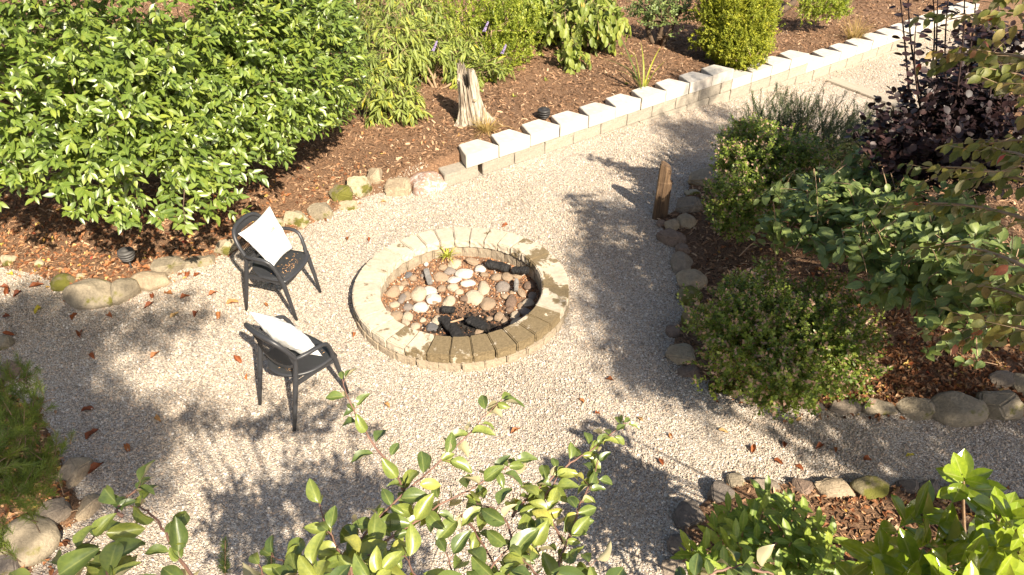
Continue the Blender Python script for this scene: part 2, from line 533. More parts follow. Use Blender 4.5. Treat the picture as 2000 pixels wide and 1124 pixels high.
def scatter(name, label, P, rot, scale, tint, variants):
    """P (n,3) points; variants: list of meshes; one stuff object"""
    me = bpy.data.meshes.new(name)
    me.vertices.add(len(P)); me.vertices.foreach_set('co', P.astype(np.float32).ravel())
    a = me.attributes.new('rotv', 'FLOAT_VECTOR', 'POINT'); a.data.foreach_set('vector', rot.astype(np.float32).ravel())
    a = me.attributes.new('scl', 'FLOAT', 'POINT'); a.data.foreach_set('value', scale.astype(np.float32))
    a = me.attributes.new('tint', 'FLOAT', 'POINT'); a.data.foreach_set('value', tint.astype(np.float32))
    o = obj_me(name, me); tag(o, label, None, None, 'stuff')
    coll = bpy.data.collections.new(name + '_pieces')
    for v in variants:
        coll.objects.link(bpy.data.objects.new(v.name, v))
    ng = bpy.data.node_groups.new(name + '_nodes', 'GeometryNodeTree')
    ng.interface.new_socket('Geometry', in_out='INPUT', socket_type='NodeSocketGeometry')
    ng.interface.new_socket('Geometry', in_out='OUTPUT', socket_type='NodeSocketGeometry')
    N = ng.nodes; L = ng.links
    gi = N.new('NodeGroupInput'); go = N.new('NodeGroupOutput')
    m2p = N.new('GeometryNodeMeshToPoints')
    ip = N.new('GeometryNodeInstanceOnPoints')
    ci = N.new('GeometryNodeCollectionInfo'); ci.inputs['Collection'].default_value = coll
    ci.inputs['Separate Children'].default_value = True; ci.inputs['Reset Children'].default_value = True
    ip.inputs['Pick Instance'].default_value = True
    def attr(nm, ty):
        n = N.new('GeometryNodeInputNamedAttribute'); n.data_type = ty; n.inputs['Name'].default_value = nm
        return n.outputs['Attribute']
    L.new(gi.outputs[0], m2p.inputs[0]); L.new(m2p.outputs[0], ip.inputs['Points'])
    L.new(ci.outputs[0], ip.inputs['Instance'])
    e2r = N.new('FunctionNodeEulerToRotation'); L.new(attr('rotv', 'FLOAT_VECTOR'), e2r.inputs[0])
    L.new(e2r.outputs[0], ip.inputs['Rotation'])
    L.new(attr('scl', 'FLOAT'), ip.inputs['Scale'])
    L.new(ip.outputs[0], go.inputs[0])
    md = o.modifiers.new('scatter', 'NODES'); md.node_group = ng
    return o

def in_view(x, y, z, m=60):
    px, py, w = project(np.stack([x, y, z], -1))
    return (px > -m) & (px < 2000 + m) & (py > -m) & (py < 1124 + m) & (w > 0)
# loose gravel
n = 850000
x = RNG.uniform(-7, 9, n); y = RNG.uniform(2.2, 15.5, n)
z = gz(x, y)
k = in_view(x, y, z)
x, y, z = x[k], y[k], z[k]
d = sdist(x, y)
pr = 1.0 / (1 + np.exp((d - 0.02) * 28))
far_thin = np.clip(1.35 - (y - 4) / 14, 0.35, 1)
rp = np.hypot(x - PIT_C[0], y - PIT_C[1])
k = (RNG.random(len(x)) < pr * far_thin) & (rp > 0.99) & (d < 0.07)
s_, t_ = st(x, y)
k &= ~((t_ > -0.01) & (s_ > -0.35) & (s_ < 13))
x, y, z = x[k], y[k], z[k]
z = np.maximum(z, np.where(sdist(x, y) > -0.05, soil(x, y), -9))
sc = RNG.gamma(5, 0.00145, len(x)).clip(0.004, 0.015)
P = np.stack([x, y, z + sc * 0.25], 1)
stones = [bm_mesh('gravel_stone', rock_bm(100 + i, 1, (1, 0.8, 0.62), 5), M['grav_stone']) for i in range(6)]
scatter('gravel', 'loose tan and grey crushed gravel covering the yard', P, RNG.uniform(0, 6.28, (len(P), 3)), sc, RNG.random(len(P)), stones)

def chip_mesh(i):
    rs = random.Random(i)
    w = rs.uniform(0.18, 0.35); h = 0.07
    V = []; n = 4
    for a in range(n):
        t = a / (n - 1); yy = t - 0.5; zz = 0.12 * math.sin(t * 3.1) * rs.uniform(0.3, 1.5)
        ww = w * (0.6 + 0.4 * math.sin(math.pi * (0.15 + 0.7 * t))) / 2 * rs.uniform(0.8, 1.1)
        V += [(-ww, yy, zz), (ww, yy, zz + rs.uniform(-.03, .03)), (ww * .8, yy, zz - h), (-ww * .8, yy, zz - h)]
    F = []
    for a in range(n - 1):
        for k in range(4):
            F.append((a * 4 + k, a * 4 + (k + 1) % 4, a * 4 + 4 + (k + 1) % 4, a * 4 + 4 + k))
    F += [(3, 2, 1, 0), (4 * n - 4, 4 * n - 3, 4 * n - 2, 4 * n - 1)]
    me = bpy.data.meshes.new('bark_chip'); me.from_pydata(V, [], F); me.materials.append(M['chip'])
    return me
n = 330000
x = RNG.uniform(-11, 11, n); y = RNG.uniform(2.2, 16.5, n); z = soil(x, y)
k = in_view(x, y, z); x, y, z = x[k], y[k], z[k]
d = sdist(x, y); s_, t_ = st(x, y)
k = (d > RNG.uniform(-0.05, 0.06, len(x))) & ~((t_ > -0.02) & (t_ < 0.29) & (s_ > -0.3) & (s_ < 12.5))
k &= RNG.random(len(x)) < np.clip(1.3 - (y - 4) / 14, 0.4, 1)
x, y, z = x[k], y[k], z[k]
sc = RNG.gamma(4, 0.0095, len(x)).clip(0.012, 0.085)
rot = np.stack([RNG.normal(0, 0.35, len(x)), RNG.normal(0, 0.35, len(x)), RNG.uniform(0, 6.28, len(x))], 1)
scatter('bark_chips', 'brown bark mulch chips covering the planting beds', np.stack([x, y, z + 0.006], 1), rot, sc,
        (RNG.beta(1.6, 1.9, len(x))), [chip_mesh(i) for i in range(6)])

# ------------------------------------------------------------------ leaves
def leaf_template(prof, nl=4, fold=0.25, droop=0.25, curl=0.0, aspect=0.45, nw=2, wave=0.0, seed=0):
    """unit-length leaf along +Y, normal +Z. prof(t)->0..1 half-width. nw cells across (even)"""
    rs = random.Random(seed)
    V = []
    for i in range(nl + 1):
        t = i / nl
        hw = prof(t) * aspect / 2
        for j in range(nw + 1):
            u = (j / nw) * 2 - 1
            xx = u * hw
            zz = abs(u) * hw * fold * 1.2 - droop * t * t * 0.5 + curl * (u * u) * hw + wave * math.sin(t * 9 + u * 2 + seed) * abs(u) * 0.12
            V.append((xx, t - droop * 0.15 * t * t, zz))
    F = []
    for i in range(nl):
        for j in range(nw):
            a = i * (nw + 1) + j
            F.append((a, a + 1, a + nw + 2, a + nw + 1))
    return np.array(V), np.array(F)
def p_ovate(t): return max(0.015, math.sin(math.pi * min(1, t) ** 0.86) ** 0.78)
def p_lance(t): return max(0.02, math.sin(math.pi * t ** 0.8) ** 1.0)
def p_obov(t): return max(0.03, math.sin(math.pi * t ** 1.35) ** 0.75)
def p_round(t): return max(0.10, math.sqrt(max(0, 1 - (2 * t - 1) ** 2)))
def p_needle(t): return 1.0 if 0.05 < t < 0.9 else 0.3
DIAMOND = [(np.array([(0, 0, 0), (0.5 * a, 0.5, 0.06), (0, 1, -0.12), (-0.5 * a, 0.5, 0.06)]), np.array([(0, 1, 2, 3)])) for a in (0.5, 0.62, 0.75)]
def KIT(prof, **k):
    return [leaf_template(prof, seed=i, **{**k, 'droop': k.get('droop', 0.25) * (0.4 + 0.4 * i), 'fold': k.get('fold', .25) * (1.3 - 0.2 * i)}) for i in range(4)]
KIT_OVATE = KIT(p_ovate, nl=5, aspect=0.55, fold=0.3, droop=0.35, wave=0.3)
KIT_LAUREL = KIT(p_lance, nl=3, aspect=0.42, fold=0.30, droop=0.3)
KIT_RHODO = KIT(p_obov, nl=5, aspect=0.30, fold=0.25, droop=0.3)
KIT_LANCE = KIT(p_lance, nl=3, aspect=0.22, fold=0.35, droop=0.5)
KIT_OBOV = KIT(p_obov, nl=5, aspect=0.42, fold=0.22, droop=0.25, nw=2)
KIT_BIG = KIT(p_obov, nl=6, aspect=0.42, fold=0.3, droop=0.22, nw=4)
KIT_APPLE = KIT(p_ovate, nl=8, aspect=0.50, fold=0.42, droop=0.6, curl=0.25, nw=4, wave=0.35)
KIT_ROUND = KIT(p_round, nl=5, aspect=0.85, fold=0.12, droop=0.15, nw=2)
KIT_NEEDLE = [(np.array([(-.03, 0, 0), (.03, 0, 0), (0.02, 1, -.1), (-0.02, 1, -.1)]), np.array([(0, 1, 2, 3)]))]

def unit(a):
    return a / (np.linalg.norm(a, axis=-1, keepdims=True) + 1e-9)
class Leaves:
    """collects leaf placements (position, direction, normal, length, tint)"""
    def __init__(s): s.p = []; s.d = []; s.n = []; s.l = []; s.r = []
    def add(s, p, d, n, l, r):
        s.p.append(np.atleast_2d(p)); s.d.append(np.atleast_2d(d)); s.n.append(np.atleast_2d(n))
        s.l.append(np.atleast_1d(l)); s.r.append(np.atleast_1d(r))
    def arrays(s):
        p = np.concatenate(s.p); d = unit(np.concatenate(s.d)); n = np.concatenate(s.n)
        n = n - (n * d).sum(1, keepdims=True) * d; n = unit(n)
        return p, d, n, np.concatenate(s.l), np.concatenate(s.r)
    def build(s, kit, mat, parent, base, part='leaf', mass='foliage', indiv=300, minpx=10, smooth=True, wide=1.0):
        p, d, n, l, r = s.arrays()
        r = np.clip(r, 0, 1)
        x = np.cross(d, n)
        Rm = np.stack([x * wide, d, n], 2)            # columns
        N = len(p)
        var = RNG.integers(0, len(kit), N)
        chosen = np.zeros(N, bool)
        if indiv:
            c = p + d * l[:, None] * 0.5
            px, py, w = project(c)
            size = l * FPX / np.maximum(w, 0.3)
            ok = (px > 0) & (px < 2000) & (py > 0) & (py < 1124) & (w > 0.2) & (size >= minpx)
            idx = np.where(ok)[0]
            cell = (px[idx] // 9).astype(int) * 1000 + (py[idx] // 9).astype(int)
            o = np.lexsort((w[idx], cell))
            first = np.unique(cell[o], return_index=True)[1]
            front = idx[o][first]
            front = front[np.argsort(-size[front])][:indiv]
            chosen[front] = True
            nb = 8
            cache = {}
            for i in front:
                key = (int(var[i]), int(r[i] * nb))
                if key not in cache:
                    V, F = kit[key[0]]
                    rv = min(0.999, (key[1] + 0.5) / nb)
                    cache[key] = mesh_np(part, V, F, mat, rnd=np.full(len(V), rv), smooth=smooth, mid=(np.abs(V[:, 0]) < 1e-6).astype(float))
                ob = bpy.data.objects.new(part, cache[key])
                COL.objects.link(ob); ob.parent = parent
                mt = np.eye(4); mt[:3, :3] = Rm[i] * l[i]; mt[:3, 3] = p[i] - base
                ob.matrix_basis = Matrix(mt.tolist())
        Vs, Fs, Rs, Ms, off = [], [], [], [], 0
        for v in range(len(kit)):
            sel = np.where((var == v) & ~chosen)[0]
            if not len(sel): continue
            V, F = kit[v]
            W = np.einsum('nij,kj->nki', Rm[sel] * l[sel][:, None, None], V) + (p[sel] - base)[:, None, :]
            Vs.append(W.reshape(-1, 3)); k = len(V)
            Fs.append((F[None] + (np.arange(len(sel)) * k)[:, None, None] + off).reshape(-1, F.shape[1]))
            Rs.append(np.repeat(r[sel], k)); Ms.append(np.tile((np.abs(V[:, 0]) < 1e-6).astype(float), len(sel))); off += len(sel) * k
        if Vs:
            me = mesh_np(mass, np.concatenate(Vs), np.concatenate(Fs), mat, rnd=np.concatenate(Rs), smooth=smooth, mid=np.concatenate(Ms))
            ob = obj_me(mass, me, parent)
            ob['kind'] = 'stuff'
        return chosen.sum()

def grow(L, T, blobs, ntwig, tl, nleaf, ls, up=0.3, droop=0.0, spread=0.9, shell=(0.6, 1.0), tipr=None, jitter=0.35,
         pairs=False, zmin=None, center=None, rad=0.003, stems=0.25, face_up=0.7, hollow=None, keep=None, noise_amp=0.15, tshift=0.0):
    vol = np.array([b[3] * b[4] * b[5] for b in blobs]) ** (2 / 3.); vol /= vol.sum()
    done = 0; tries = 0
    while done < ntwig and tries < ntwig * 8:
        tries += 1
        b = blobs[RNG.choice(len(blobs), p=vol)]
        c = np.array(b[:3]); ra = np.array(b[3:6])
        d = unit(RNG.normal(0, 1, 3))
        rr = RNG.uniform(shell[0] ** 2, shell[1] ** 2) ** 0.5
        ns = 1 + noise_amp * 2 * noise.noise(Vector((d[0] * 2.2 + c[0], d[1] * 2.2 + c[1], d[2] * 2.2)))
        tip = c + d * ra * rr * ns
        if zmin is not None and tip[2] < zmin + 0.12 * noise.noise(Vector((tip[0] * 2, tip[1] * 2, 3.3))): continue
        if keep is not None and not keep(tip): continue
        out = unit(d / ra)
        td = unit(out * 0.8 + np.array([0, 0, up]) + RNG.normal(0, jitter, 3))
        ln = tl * RNG.uniform(0.6, 1.3)
        a = tip - td * ln
        nn = max(2, int(nleaf * RNG.uniform(0.7, 1.25)))
        u = (np.arange(nn) + 0.6) / nn
        bend = np.array([0, 0, -droop * ln])
        pts = a + td * (ln * u)[:, None] + bend * (u ** 2)[:, None]
        tdir = unit(td + 2 * bend / max(ln, 1e-3) * u[:, None])
        s1 = unit(np.cross(td, [0.02, 0.01, 1.0])); s2 = np.cross(s1, td)
        az = np.arange(nn) * (math.pi if pairs else 2.4) + RNG.uniform(0, 6.28) + RNG.normal(0, 0.35, nn)
        sd = s1 * np.cos(az)[:, None] + s2 * np.sin(az)[:, None] * (0.45 if pairs else 1.0)
        ang = spread * (1 - 0.45 * u)
        ld = tdir * np.cos(ang)[:, None] + sd * np.sin(ang)[:, None] + RNG.normal(0, 0.15, (nn, 3))
        ld[:, 2] -= droop * 0.5
        no = out * (1 - face_up) + np.array([0, 0, 1.0]) * face_up + RNG.normal(0, 0.25, (nn, 3)) + sd * 0.15
        r0 = np.clip(RNG.normal(0.45 + tshift, 0.14), 0.03, 0.8)
        rv = np.clip(r0 + RNG.normal(0, 0.10, nn), 0.0, 0.84)
        if tipr is not None:
            m = (u > 0.62) & (RNG.random(nn) < tipr)
            rv[m] = RNG.uniform(0.88, 1.0, m.sum())
        L.add(pts, ld, no, ls * RNG.uniform(0.65, 1.15, nn) * (1 - 0.25 * np.abs(u - 0.5)), rv)
        if T is not None and RNG.random() < stems:
            T.add([a - td * ln * 0.5, a, pts[nn // 2], pts[-1]], [rad * 1.3, rad, rad * 0.8, rad * 0.4], 3)
        done += 1
def trunks(T, base, blobs, r0=0.03, n=None, sub=4):
    base = np.array(base, float)
    for b in blobs:
        c = np.array(b[:3])
        st_ = base + np.array([RNG.normal(0, 0.05), RNG.normal(0, 0.05), -0.05])
        T.add(bez(st_, c, (RNG.normal(0, .1), RNG.normal(0, .1), 0.0), 5), np.linspace(r0, r0 * 0.5, 5), 6)
        for _ in range(sub):
            d = unit(RNG.normal(0, 1, 3)); d[2] = abs(d[2]) * 0.6 - 0.1
            T.add(bez(c - (c - base) * RNG.uniform(0, 0.4), c + d * np.array(b[3:6]) * 0.8, (0, 0, 0.08 * b[5]), 4), np.linspace(r0 * 0.45, r0 * 0.12, 4), 4)

def plant(name, label, cat, base, blobs, kit, mat, group=None, twigmat='twig_tan', r0=0.02, indiv=300, mass='foliage', trunk=True, sub=4,
          part='leaf', wide=1.0, **kw):
    base = np.array(base, float)
    o = empty(name, base, label, cat, group)
    L = Leaves(); T = Tubes()
    if trunk: trunks(T, base, blobs, r0, sub=sub)
    grow(L, T, blobs, **kw)
    L.build(kit, mat, o, base, part=part, mass=mass, indiv=indiv, wide=wide)
    T.build('branches', M[twigmat], o, base)
    return o

G3 = (0.030, 0.055, 0.010)
M['laurel'] = leaf_mat('glossy_laurel_leaf', [(0, (0.075, 0.125, 0.025)), (0.4, (0.155, 0.235, 0.035)), (0.8, (0.27, 0.33, 0.05)), (1, (0.36, 0.36, 0.06))], 0.40, 0.25, back=(0.18, 0.23, 0.08), spec=1.0, vein=0.35)
M['bud'] = leaf_mat('pale_bush_leaf', [(0, (0.16, 0.21, 0.06)), (0.5, (0.30, 0.36, 0.08)), (0.85, (0.42, 0.44, 0.08)), (0.9, (0.5, 0.46, 0.05)), (1, (0.55, 0.50, 0.06))], 0.55, 0.35, back=(0.30, 0.33, 0.16))
M['lime'] = leaf_mat('lime_small_leaf', [(0, (0.15, 0.21, 0.03)), (0.5, (0.32, 0.38, 0.05)), (1, (0.48, 0.48, 0.07))], 0.5, 0.35)
M['vibl'] = leaf_mat('light_viburnum_leaf', [(0, (0.1188, 0.1755, 0.027)), (0.5, (0.2525, 0.3105, 0.054)), (0.85, (0.3861, 0.405, 0.081)), (1, (0.6, 0.3375, 0.081))], 0.5, 0.35, back=(0.22, 0.26, 0.09), vein=0.4)
M['vibd'] = leaf_mat('viburnum_leaf', [(0, (0.11, 0.17, 0.06)), (0.5, (0.21, 0.28, 0.09)), (0.85, (0.30, 0.37, 0.11)), (1, (0.38, 0.40, 0.10))], 0.45, 0.28, back=(0.22, 0.27, 0.13), vein=0.4)
M['thuja'] = leaf_mat('golden_conifer_spray', [(0, (0.1276, 0.174, 0.0174)), (0.5, (0.319, 0.348, 0.029)), (1, (0.5423, 0.493, 0.0435))], 0.65, 0.25)
M['yew'] = leaf_mat('yew_needle', [(0, (0.0297, 0.0525, 0.018)), (0.6, (0.0743, 0.105, 0.033)), (1, (0.165, 0.18, 0.045))], 0.5, 0.15)
M['pine'] = leaf_mat('pine_needle', [(0, (0.09, 0.14, 0.025)), (0.6, (0.20, 0.27, 0.04)), (1, (0.32, 0.36, 0.07))], 0.5, 0.2)
M['abelia'] = leaf_mat('abelia_leaf', [(0, (0.06, 0.10, 0.022)), (0.4, (0.17, 0.24, 0.04)), (0.8, (0.36, 0.42, 0.08)), (0.87, (0.42, 0.30, 0.20)), (1, (0.52, 0.32, 0.26))], 0.4, 0.3)
M['smoke'] = leaf_mat('purple_round_leaf', [(0, (0.016, 0.009, 0.011)), (0.6, (0.034, 0.016, 0.018)), (0.84, (0.06, 0.03, 0.028)), (0.9, (0.30, 0.17, 0.17)), (1, (0.36, 0.31, 0.24))], 0.5, 0.08)
M['dog'] = leaf_mat('dogwood_leaf', [(0, (0.10, 0.125, 0.03)), (0.45, (0.19, 0.20, 0.045)), (0.8, (0.32, 0.24, 0.08)), (0.92, (0.42, 0.18, 0.11)), (1, (0.5, 0.08, 0.06))], 0.55, 0.35, back=(0.30, 0.28, 0.16))
M['apple'] = leaf_mat('apple_leaf', [(0, (0.085, 0.13, 0.040)), (0.45, (0.17, 0.225, 0.055)), (0.8, (0.30, 0.34, 0.075)), (1, (0.48, 0.46, 0.11))], 0.36, 0.25, back=(0.46, 0.41, 0.25), spec=.8, vein=0.6)
M['rhodo'] = leaf_mat('rhododendron_leaf', [(0, (0.09, 0.16, 0.03)), (0.5, (0.21, 0.30, 0.05)), (0.85, (0.34, 0.40, 0.07)), (1, (0.5, 0.45, 0.07))], 0.42, 0.3, back=(0.26, 0.30, 0.12), vein=0.6)
M['magno'] = leaf_mat('magnolia_leaf', [(0, (0.12, 0.19, 0.02)), (0.5, (0.24, 0.33, 0.03)), (1, (0.40, 0.45, 0.05))], 0.17, 0.22, back=(0.26, 0.27, 0.07), spec=0.7, vein=0.8)
M['grassg'] = leaf_mat('strap_leaf', [(0, (0.0715, 0.117, 0.026)), (0.6, (0.1859, 0.221, 0.039)), (1, (0.6, 0.585, 0.065))], 0.5, 0.3)
M['grassy'] = leaf_mat('dry_grass_blade', [(0, (0.30, 0.20, 0.07)), (0.6, (0.50, 0.36, 0.13)), (1, (0.62, 0.50, 0.22))], 0.7, 0.3)
M['shade_leaf'] = leaf_mat('maple_leaf', [(0, (0.05, 0.09, 0.02)), (1, (0.10, 0.15, 0.03))], 0.5, 0.25)
M['purple'] = plain('purple_flower', (0.30, 0.24, 0.42), 0.8, 0.3, 60)
# ------------------------------------------------------------------ block wall
BL, BD, BH = 0.483, 0.31, 0.165
def block_bm(fl, bl, dp, h, bev=0.008, rough=0.0, seed=0, sub=0):
    """trapezoid block: front width fl (y=0), back width bl (y=dp), x from 0"""
    bm = bmesh.new()
    o = (fl - bl) / 2
    c = [(0, 0), (fl, 0), (fl - o, dp), (o, dp)]
    vs = [bm.verts.new((x, y, z)) for z in (0, h) for x, y in c]
    for f in ((0, 3, 2, 1), (4, 5, 6, 7), (0, 1, 5, 4), (1, 2, 6, 5), (2, 3, 7, 6), (3, 0, 4, 7)):
        bm.faces.new([vs[i] for i in f])
    bmesh.ops.bevel(bm, geom=list(bm.edges), offset=bev, segments=2, affect='EDGES')
    if sub:
        bmesh.ops.subdivide_edges(bm, edges=[e for e in bm.edges if e.calc_length() > 0.04], cuts=sub, use_grid_fill=True)
    if rough:
        off = Vector((seed * 3.7, seed * 1.3, 0))
        for v in bm.verts:
            n = Vector((noise.noise(v.co * 22 + off), noise.noise(v.co * 22 + off + Vector((9, 0, 0))), noise.noise(v.co * 22 + off + Vector((0, 9, 0)))))
            v.co += n * rough
    return bm
caps = [bm_mesh('cap_stone', block_bm(BL - 0.006, BL - 0.20, BD, BH, 0.006, 0.0035, i, 2), M['cap'], False) for i in range(4)]
courses = [bm_mesh('wall_block', block_bm(BL - 0.004, BL - 0.13, BD, BH - 0.004, 0.007, 0.006, i, 2), M['course'], False) for i in range(4)]
half_me = bm_mesh('wall_block', block_bm(BL / 2 - .002, BL / 2 - .06, BD, BH - .004, .007, .006, 5, 2), M['course'])
wall = empty('retaining_wall', wpt(0, 0, 0), 'long low wall of pale concrete blocks stepping down beside the gravel path', 'retaining wall')
def put_block(nm, me, s, z, t=0.0, turn=0.0):
    o = bpy.data.objects.new(nm, me); COL.objects.link(o); o.parent = wall
    p = wpt(s, t) - wpt(0, 0)
    o.location = (p[0], p[1], z); o.rotation_euler = (0, 0, R(36.8) + turn)
    return o
rw = random.Random(4)
def ztop(i): return 0.33 if i < 10 else (0.165 if i < 14 else 0.0)
for i in range(26):
    put_block('cap_stone', caps[i % 4], i * BL + 0.003, ztop(i) - BH + rw.uniform(-.002, .002), rw.uniform(-.004, .006), rw.uniform(-.008, .008))
for lvl in (0.165, 0.0, -0.165, -0.33):
    for i in range(-1, 26):
        s = i * BL + (0.5 * BL if lvl in (0.165, -0.165) else 0.0) - 0.0
        if lvl == 0.165 and i == -1: s = -0.30
        zt = ztop(max(0, min(25, int((s + BL * 0.5) / BL)))) - BH
        if lvl > zt + 0.01:
            for step in (10 * BL, 14 * BL):
                if s < step - .05 < s + BL - .1 and lvl <= ztop(int(s / BL + .01)) - BH + .01:
                    hb = obj_me('wall_block', half_me); hb.parent = wall
                    q_ = wpt(s + .002, -.002) - wpt(0, 0); hb.location = (q_[0], q_[1], lvl - BH); hb.rotation_euler = (0, 0, R(36.8))
            continue
        if lvl == 0.0 and s < 1.0: continue
        if lvl == -0.165 and s < 4.2: continue
        if lvl == -0.33 and s < 6.0: continue
        put_block('wall_block', courses[(i * 3) % 4], s + 0.002, lvl - BH, 0.010 - 0.012 * (lvl / 0.165 < 1) + rw.uniform(-.003, .003) - 0.004)
# strip of timber across the path
a, b = on_ground(1612, 160), on_ground(1760, 216)
ta = empty('path_timber', a, 'flat tan timber strip crossing the upper gravel path', 'timber edging')
bm = block_bm(float(np.linalg.norm((b - a)[:2])), float(np.linalg.norm((b - a)[:2])) - 0.01, 0.26, 0.08, 0.01, 0.004, 3, 2)
ob = obj_bm('strip', bm, M['timber'], ta)
ob.rotation_euler = (0, math.asin(max(-1, min(1, -(b - a)[2] / np.linalg.norm(b - a)))), math.atan2((b - a)[1], (b - a)[0])); ob.location = (0, 0, -0.045)

# ------------------------------------------------------------------ fire pit
pit = empty('fire_pit', (PIT_C[0], PIT_C[1], 0), 'round fire pit ring of cream and brown-stained concrete blocks', 'fire pit')
NB = 32
def ring_block(r0, r1, h, ang, gap, seed, rough, bev):
    bm = bmesh.new()
    na = 3
    vs = []
    for z in (0, h):
        for r in (r0, r1):
            for k in range(na + 1):
                a = -ang / 2 + gap / r + (ang - 2 * gap / r) * k / na
                vs.append(bm.verts.new((r * math.sin(a), -(r * math.cos(a)) + (r0 + r1) / 2, z)))
    n = na + 1
    def V(zi, ri, k): return vs[zi * 2 * n + ri * n + k]
    for k in range(na):
        bm.faces.new([V(1, 0, k), V(1, 1, k), V(1, 1, k + 1), V(1, 0, k + 1)])
        bm.faces.new([V(0, 0, k), V(0, 0, k + 1), V(0, 1, k + 1), V(0, 1, k)])
        for ri in (0, 1):
            bm.faces.new([V(0, ri, k), V(0, ri, k + 1), V(1, ri, k + 1), V(1, ri, k)])
    for k in (0, na):
        bm.faces.new([V(0, 0, k), V(0, 1, k), V(1, 1, k), V(1, 0, k)])
    bmesh.ops.recalc_face_normals(bm, faces=bm.faces)
    sharp = [e for e in bm.edges if len(e.link_faces) == 2 and e.calc_face_angle(0) > 0.6]
    bmesh.ops.bevel(bm, geom=sharp, offset=bev, segments=2, affect='EDGES')
    bmesh.ops.subdivide_edges(bm, edges=[e for e in bm.edges if e.calc_length() > 0.03], cuts=2, use_grid_fill=True)
    off = Vector((seed * 3.1, 7, 0))
    for v in bm.verts:
        k = 1.0 if v.co.z < h - 0.012 else 0.35
        v.co += Vector((noise.noise(v.co * 25 + off), noise.noise(v.co * 25 + off + Vector((9, 0, 0))), 0.6 * noise.noise(v.co * 25 + off + Vector((0, 9, 0))))) * rough * k
    return bm
ang = 2 * math.pi / NB
top_me = {}
for i in range(5):
    for mk in ('pit', 'pit_half', 'pit_stain'):
        top_me[(i, mk)] = bm_mesh('cap_block', ring_block(PIT_RI, PIT_RO, 0.095, ang, 0.0035, i, 0.010, 0.009), M[mk])
low_me = [bm_mesh('base_block', ring_block(PIT_RI + 0.02, PIT_RO + 0.015, 0.20, ang, 0.004, i + 9, 0.016, 0.010), M['pit_low']) for i in range(5)]
rm = (PIT_RI + PIT_RO) / 2
for i in range(NB):
    a = i * ang + 0.05
    o = bpy.data.objects.new('cap_block', None)
    am = (a + math.pi) % (2 * math.pi) - math.pi                  # 0 at the front, positive towards the right
    mk = 'pit_stain' if -.25 < am < 1.05 else ('pit_half' if -.6 < am < 2.45 else 'pit')
    o = bpy.data.objects.new('cap_block', top_me[(rw.randrange(5), mk)])
    COL.objects.link(o); o.parent = pit
    o.location = (rm * math.sin(a), -rm * math.cos(a), 0.082 + rw.uniform(-.003, .004)); o.rotation_euler = (rw.uniform(-.012, .012), rw.uniform(-.012, .012), a + rw.uniform(-.012, .012))
    a2 = a + ang / 2
    o = bpy.data.objects.new('base_block', low_me[rw.randrange(5)]); COL.objects.link(o); o.parent = pit
    o.location = ((rm + 0.01) * math.sin(a2), -(rm + 0.01) * math.cos(a2), -0.12); o.rotation_euler = (0, 0, a2 + rw.uniform(-.02, .02))
# earth inside the ring
def pit_z(x, y): return -0.085 + 0.012 * lump(x * 2.2, y * 2.2) + 0.05 * sstep(0.45, 0.78, np.hypot(x - PIT_C[0], y - PIT_C[1])) * sstep(0, .5, (y - PIT_C[1]) - 0.2 * (x - PIT_C[0]) + .3)
def pit_soil_mat():
    m, nt, b = new_mat('rusty_earth')
    co = coords(nt)
    n = noise_tex(nt, co, 60, 6, 0.75, 0.6)
    r = ramp(nt, [(0.28, (0.05, 0.03, 0.02)), (0.5, (0.19, 0.105, 0.06)), (0.66, (0.32, 0.20, 0.12)), (0.75, (0.5, 0.40, 0.3))]); nt.links.new(n, r.inputs[0])
    g = nt.nodes.new('ShaderNodeNewGeometry'); n2 = noise_tex(nt, g.outputs['Position'], 5, 5, 0.6)
    sp = nt.nodes.new('ShaderNodeVectorMath'); sp.operation = 'DISTANCE'
    nt.links.new(g.outputs['Position'], sp.inputs[0]); sp.inputs[1].default_value = (-0.36, 5.02, -0.05)
    mp = nt.nodes.new('ShaderNodeMapRange'); mp.inputs[1].default_value = 0.15; mp.inputs[2].default_value = 0.62; mp.inputs[3].default_value = 0.30; mp.inputs[4].default_value = -0.25
    nt.links.new(sp.outputs['Value'], mp.inputs[0])
    ad = nt.nodes.new('ShaderNodeMath'); nt.links.new(n2, ad.inputs[0]); nt.links.new(mp.outputs[0], ad.inputs[1])
    r2 = ramp(nt, [(0.5, (0, 0, 0)), (0.62, (1, 1, 1))]); nt.links.new(ad.outputs[0], r2.inputs[0])
    n3 = noise_tex(nt, co, 90, 4, 0.7); r3 = ramp(nt, [(0.4, (0.012, 0.010, 0.009)), (0.66, (0.07, 0.05, 0.04)), (0.74, (0.45, 0.42, 0.4))]); nt.links.new(n3, r3.inputs[0])
    nt.links.new(mixc(nt, r2.outputs[0], r.outputs[0], r3.outputs[0]), b.inputs['Base Color'])
    b.inputs['Roughness'].default_value = 0.95
    bump(nt, b, n, 1.0, 0.02)
    return m
M['pit_soil'] = pit_soil_mat()
ps = grid_mesh('earth', PIT_C[0] - 0.9, PIT_C[0] + 0.9, PIT_C[1] - 0.9, PIT_C[1] + 0.9, 0.03, pit_z, M['pit_soil'],
               keep=lambda cx, cy: np.hypot(cx - PIT_C[0], cy - PIT_C[1]) < 0.86)
ps.parent = pit; ps.location = (-PIT_C[0], -PIT_C[1], 0)
n = 9500
a_ = RNG.uniform(0, 6.28, n); r_ = 0.80 * np.sqrt(RNG.random(n)); x = PIT_C[0] + r_ * np.cos(a_); y = PIT_C[1] + r_ * np.sin(a_)
burn = np.hypot(x + 0.33, y - 5.05) + RNG.normal(0, .14, n) < 0.46
sc_ = RNG.gamma(3, 0.0028, n).clip(.003, .018)
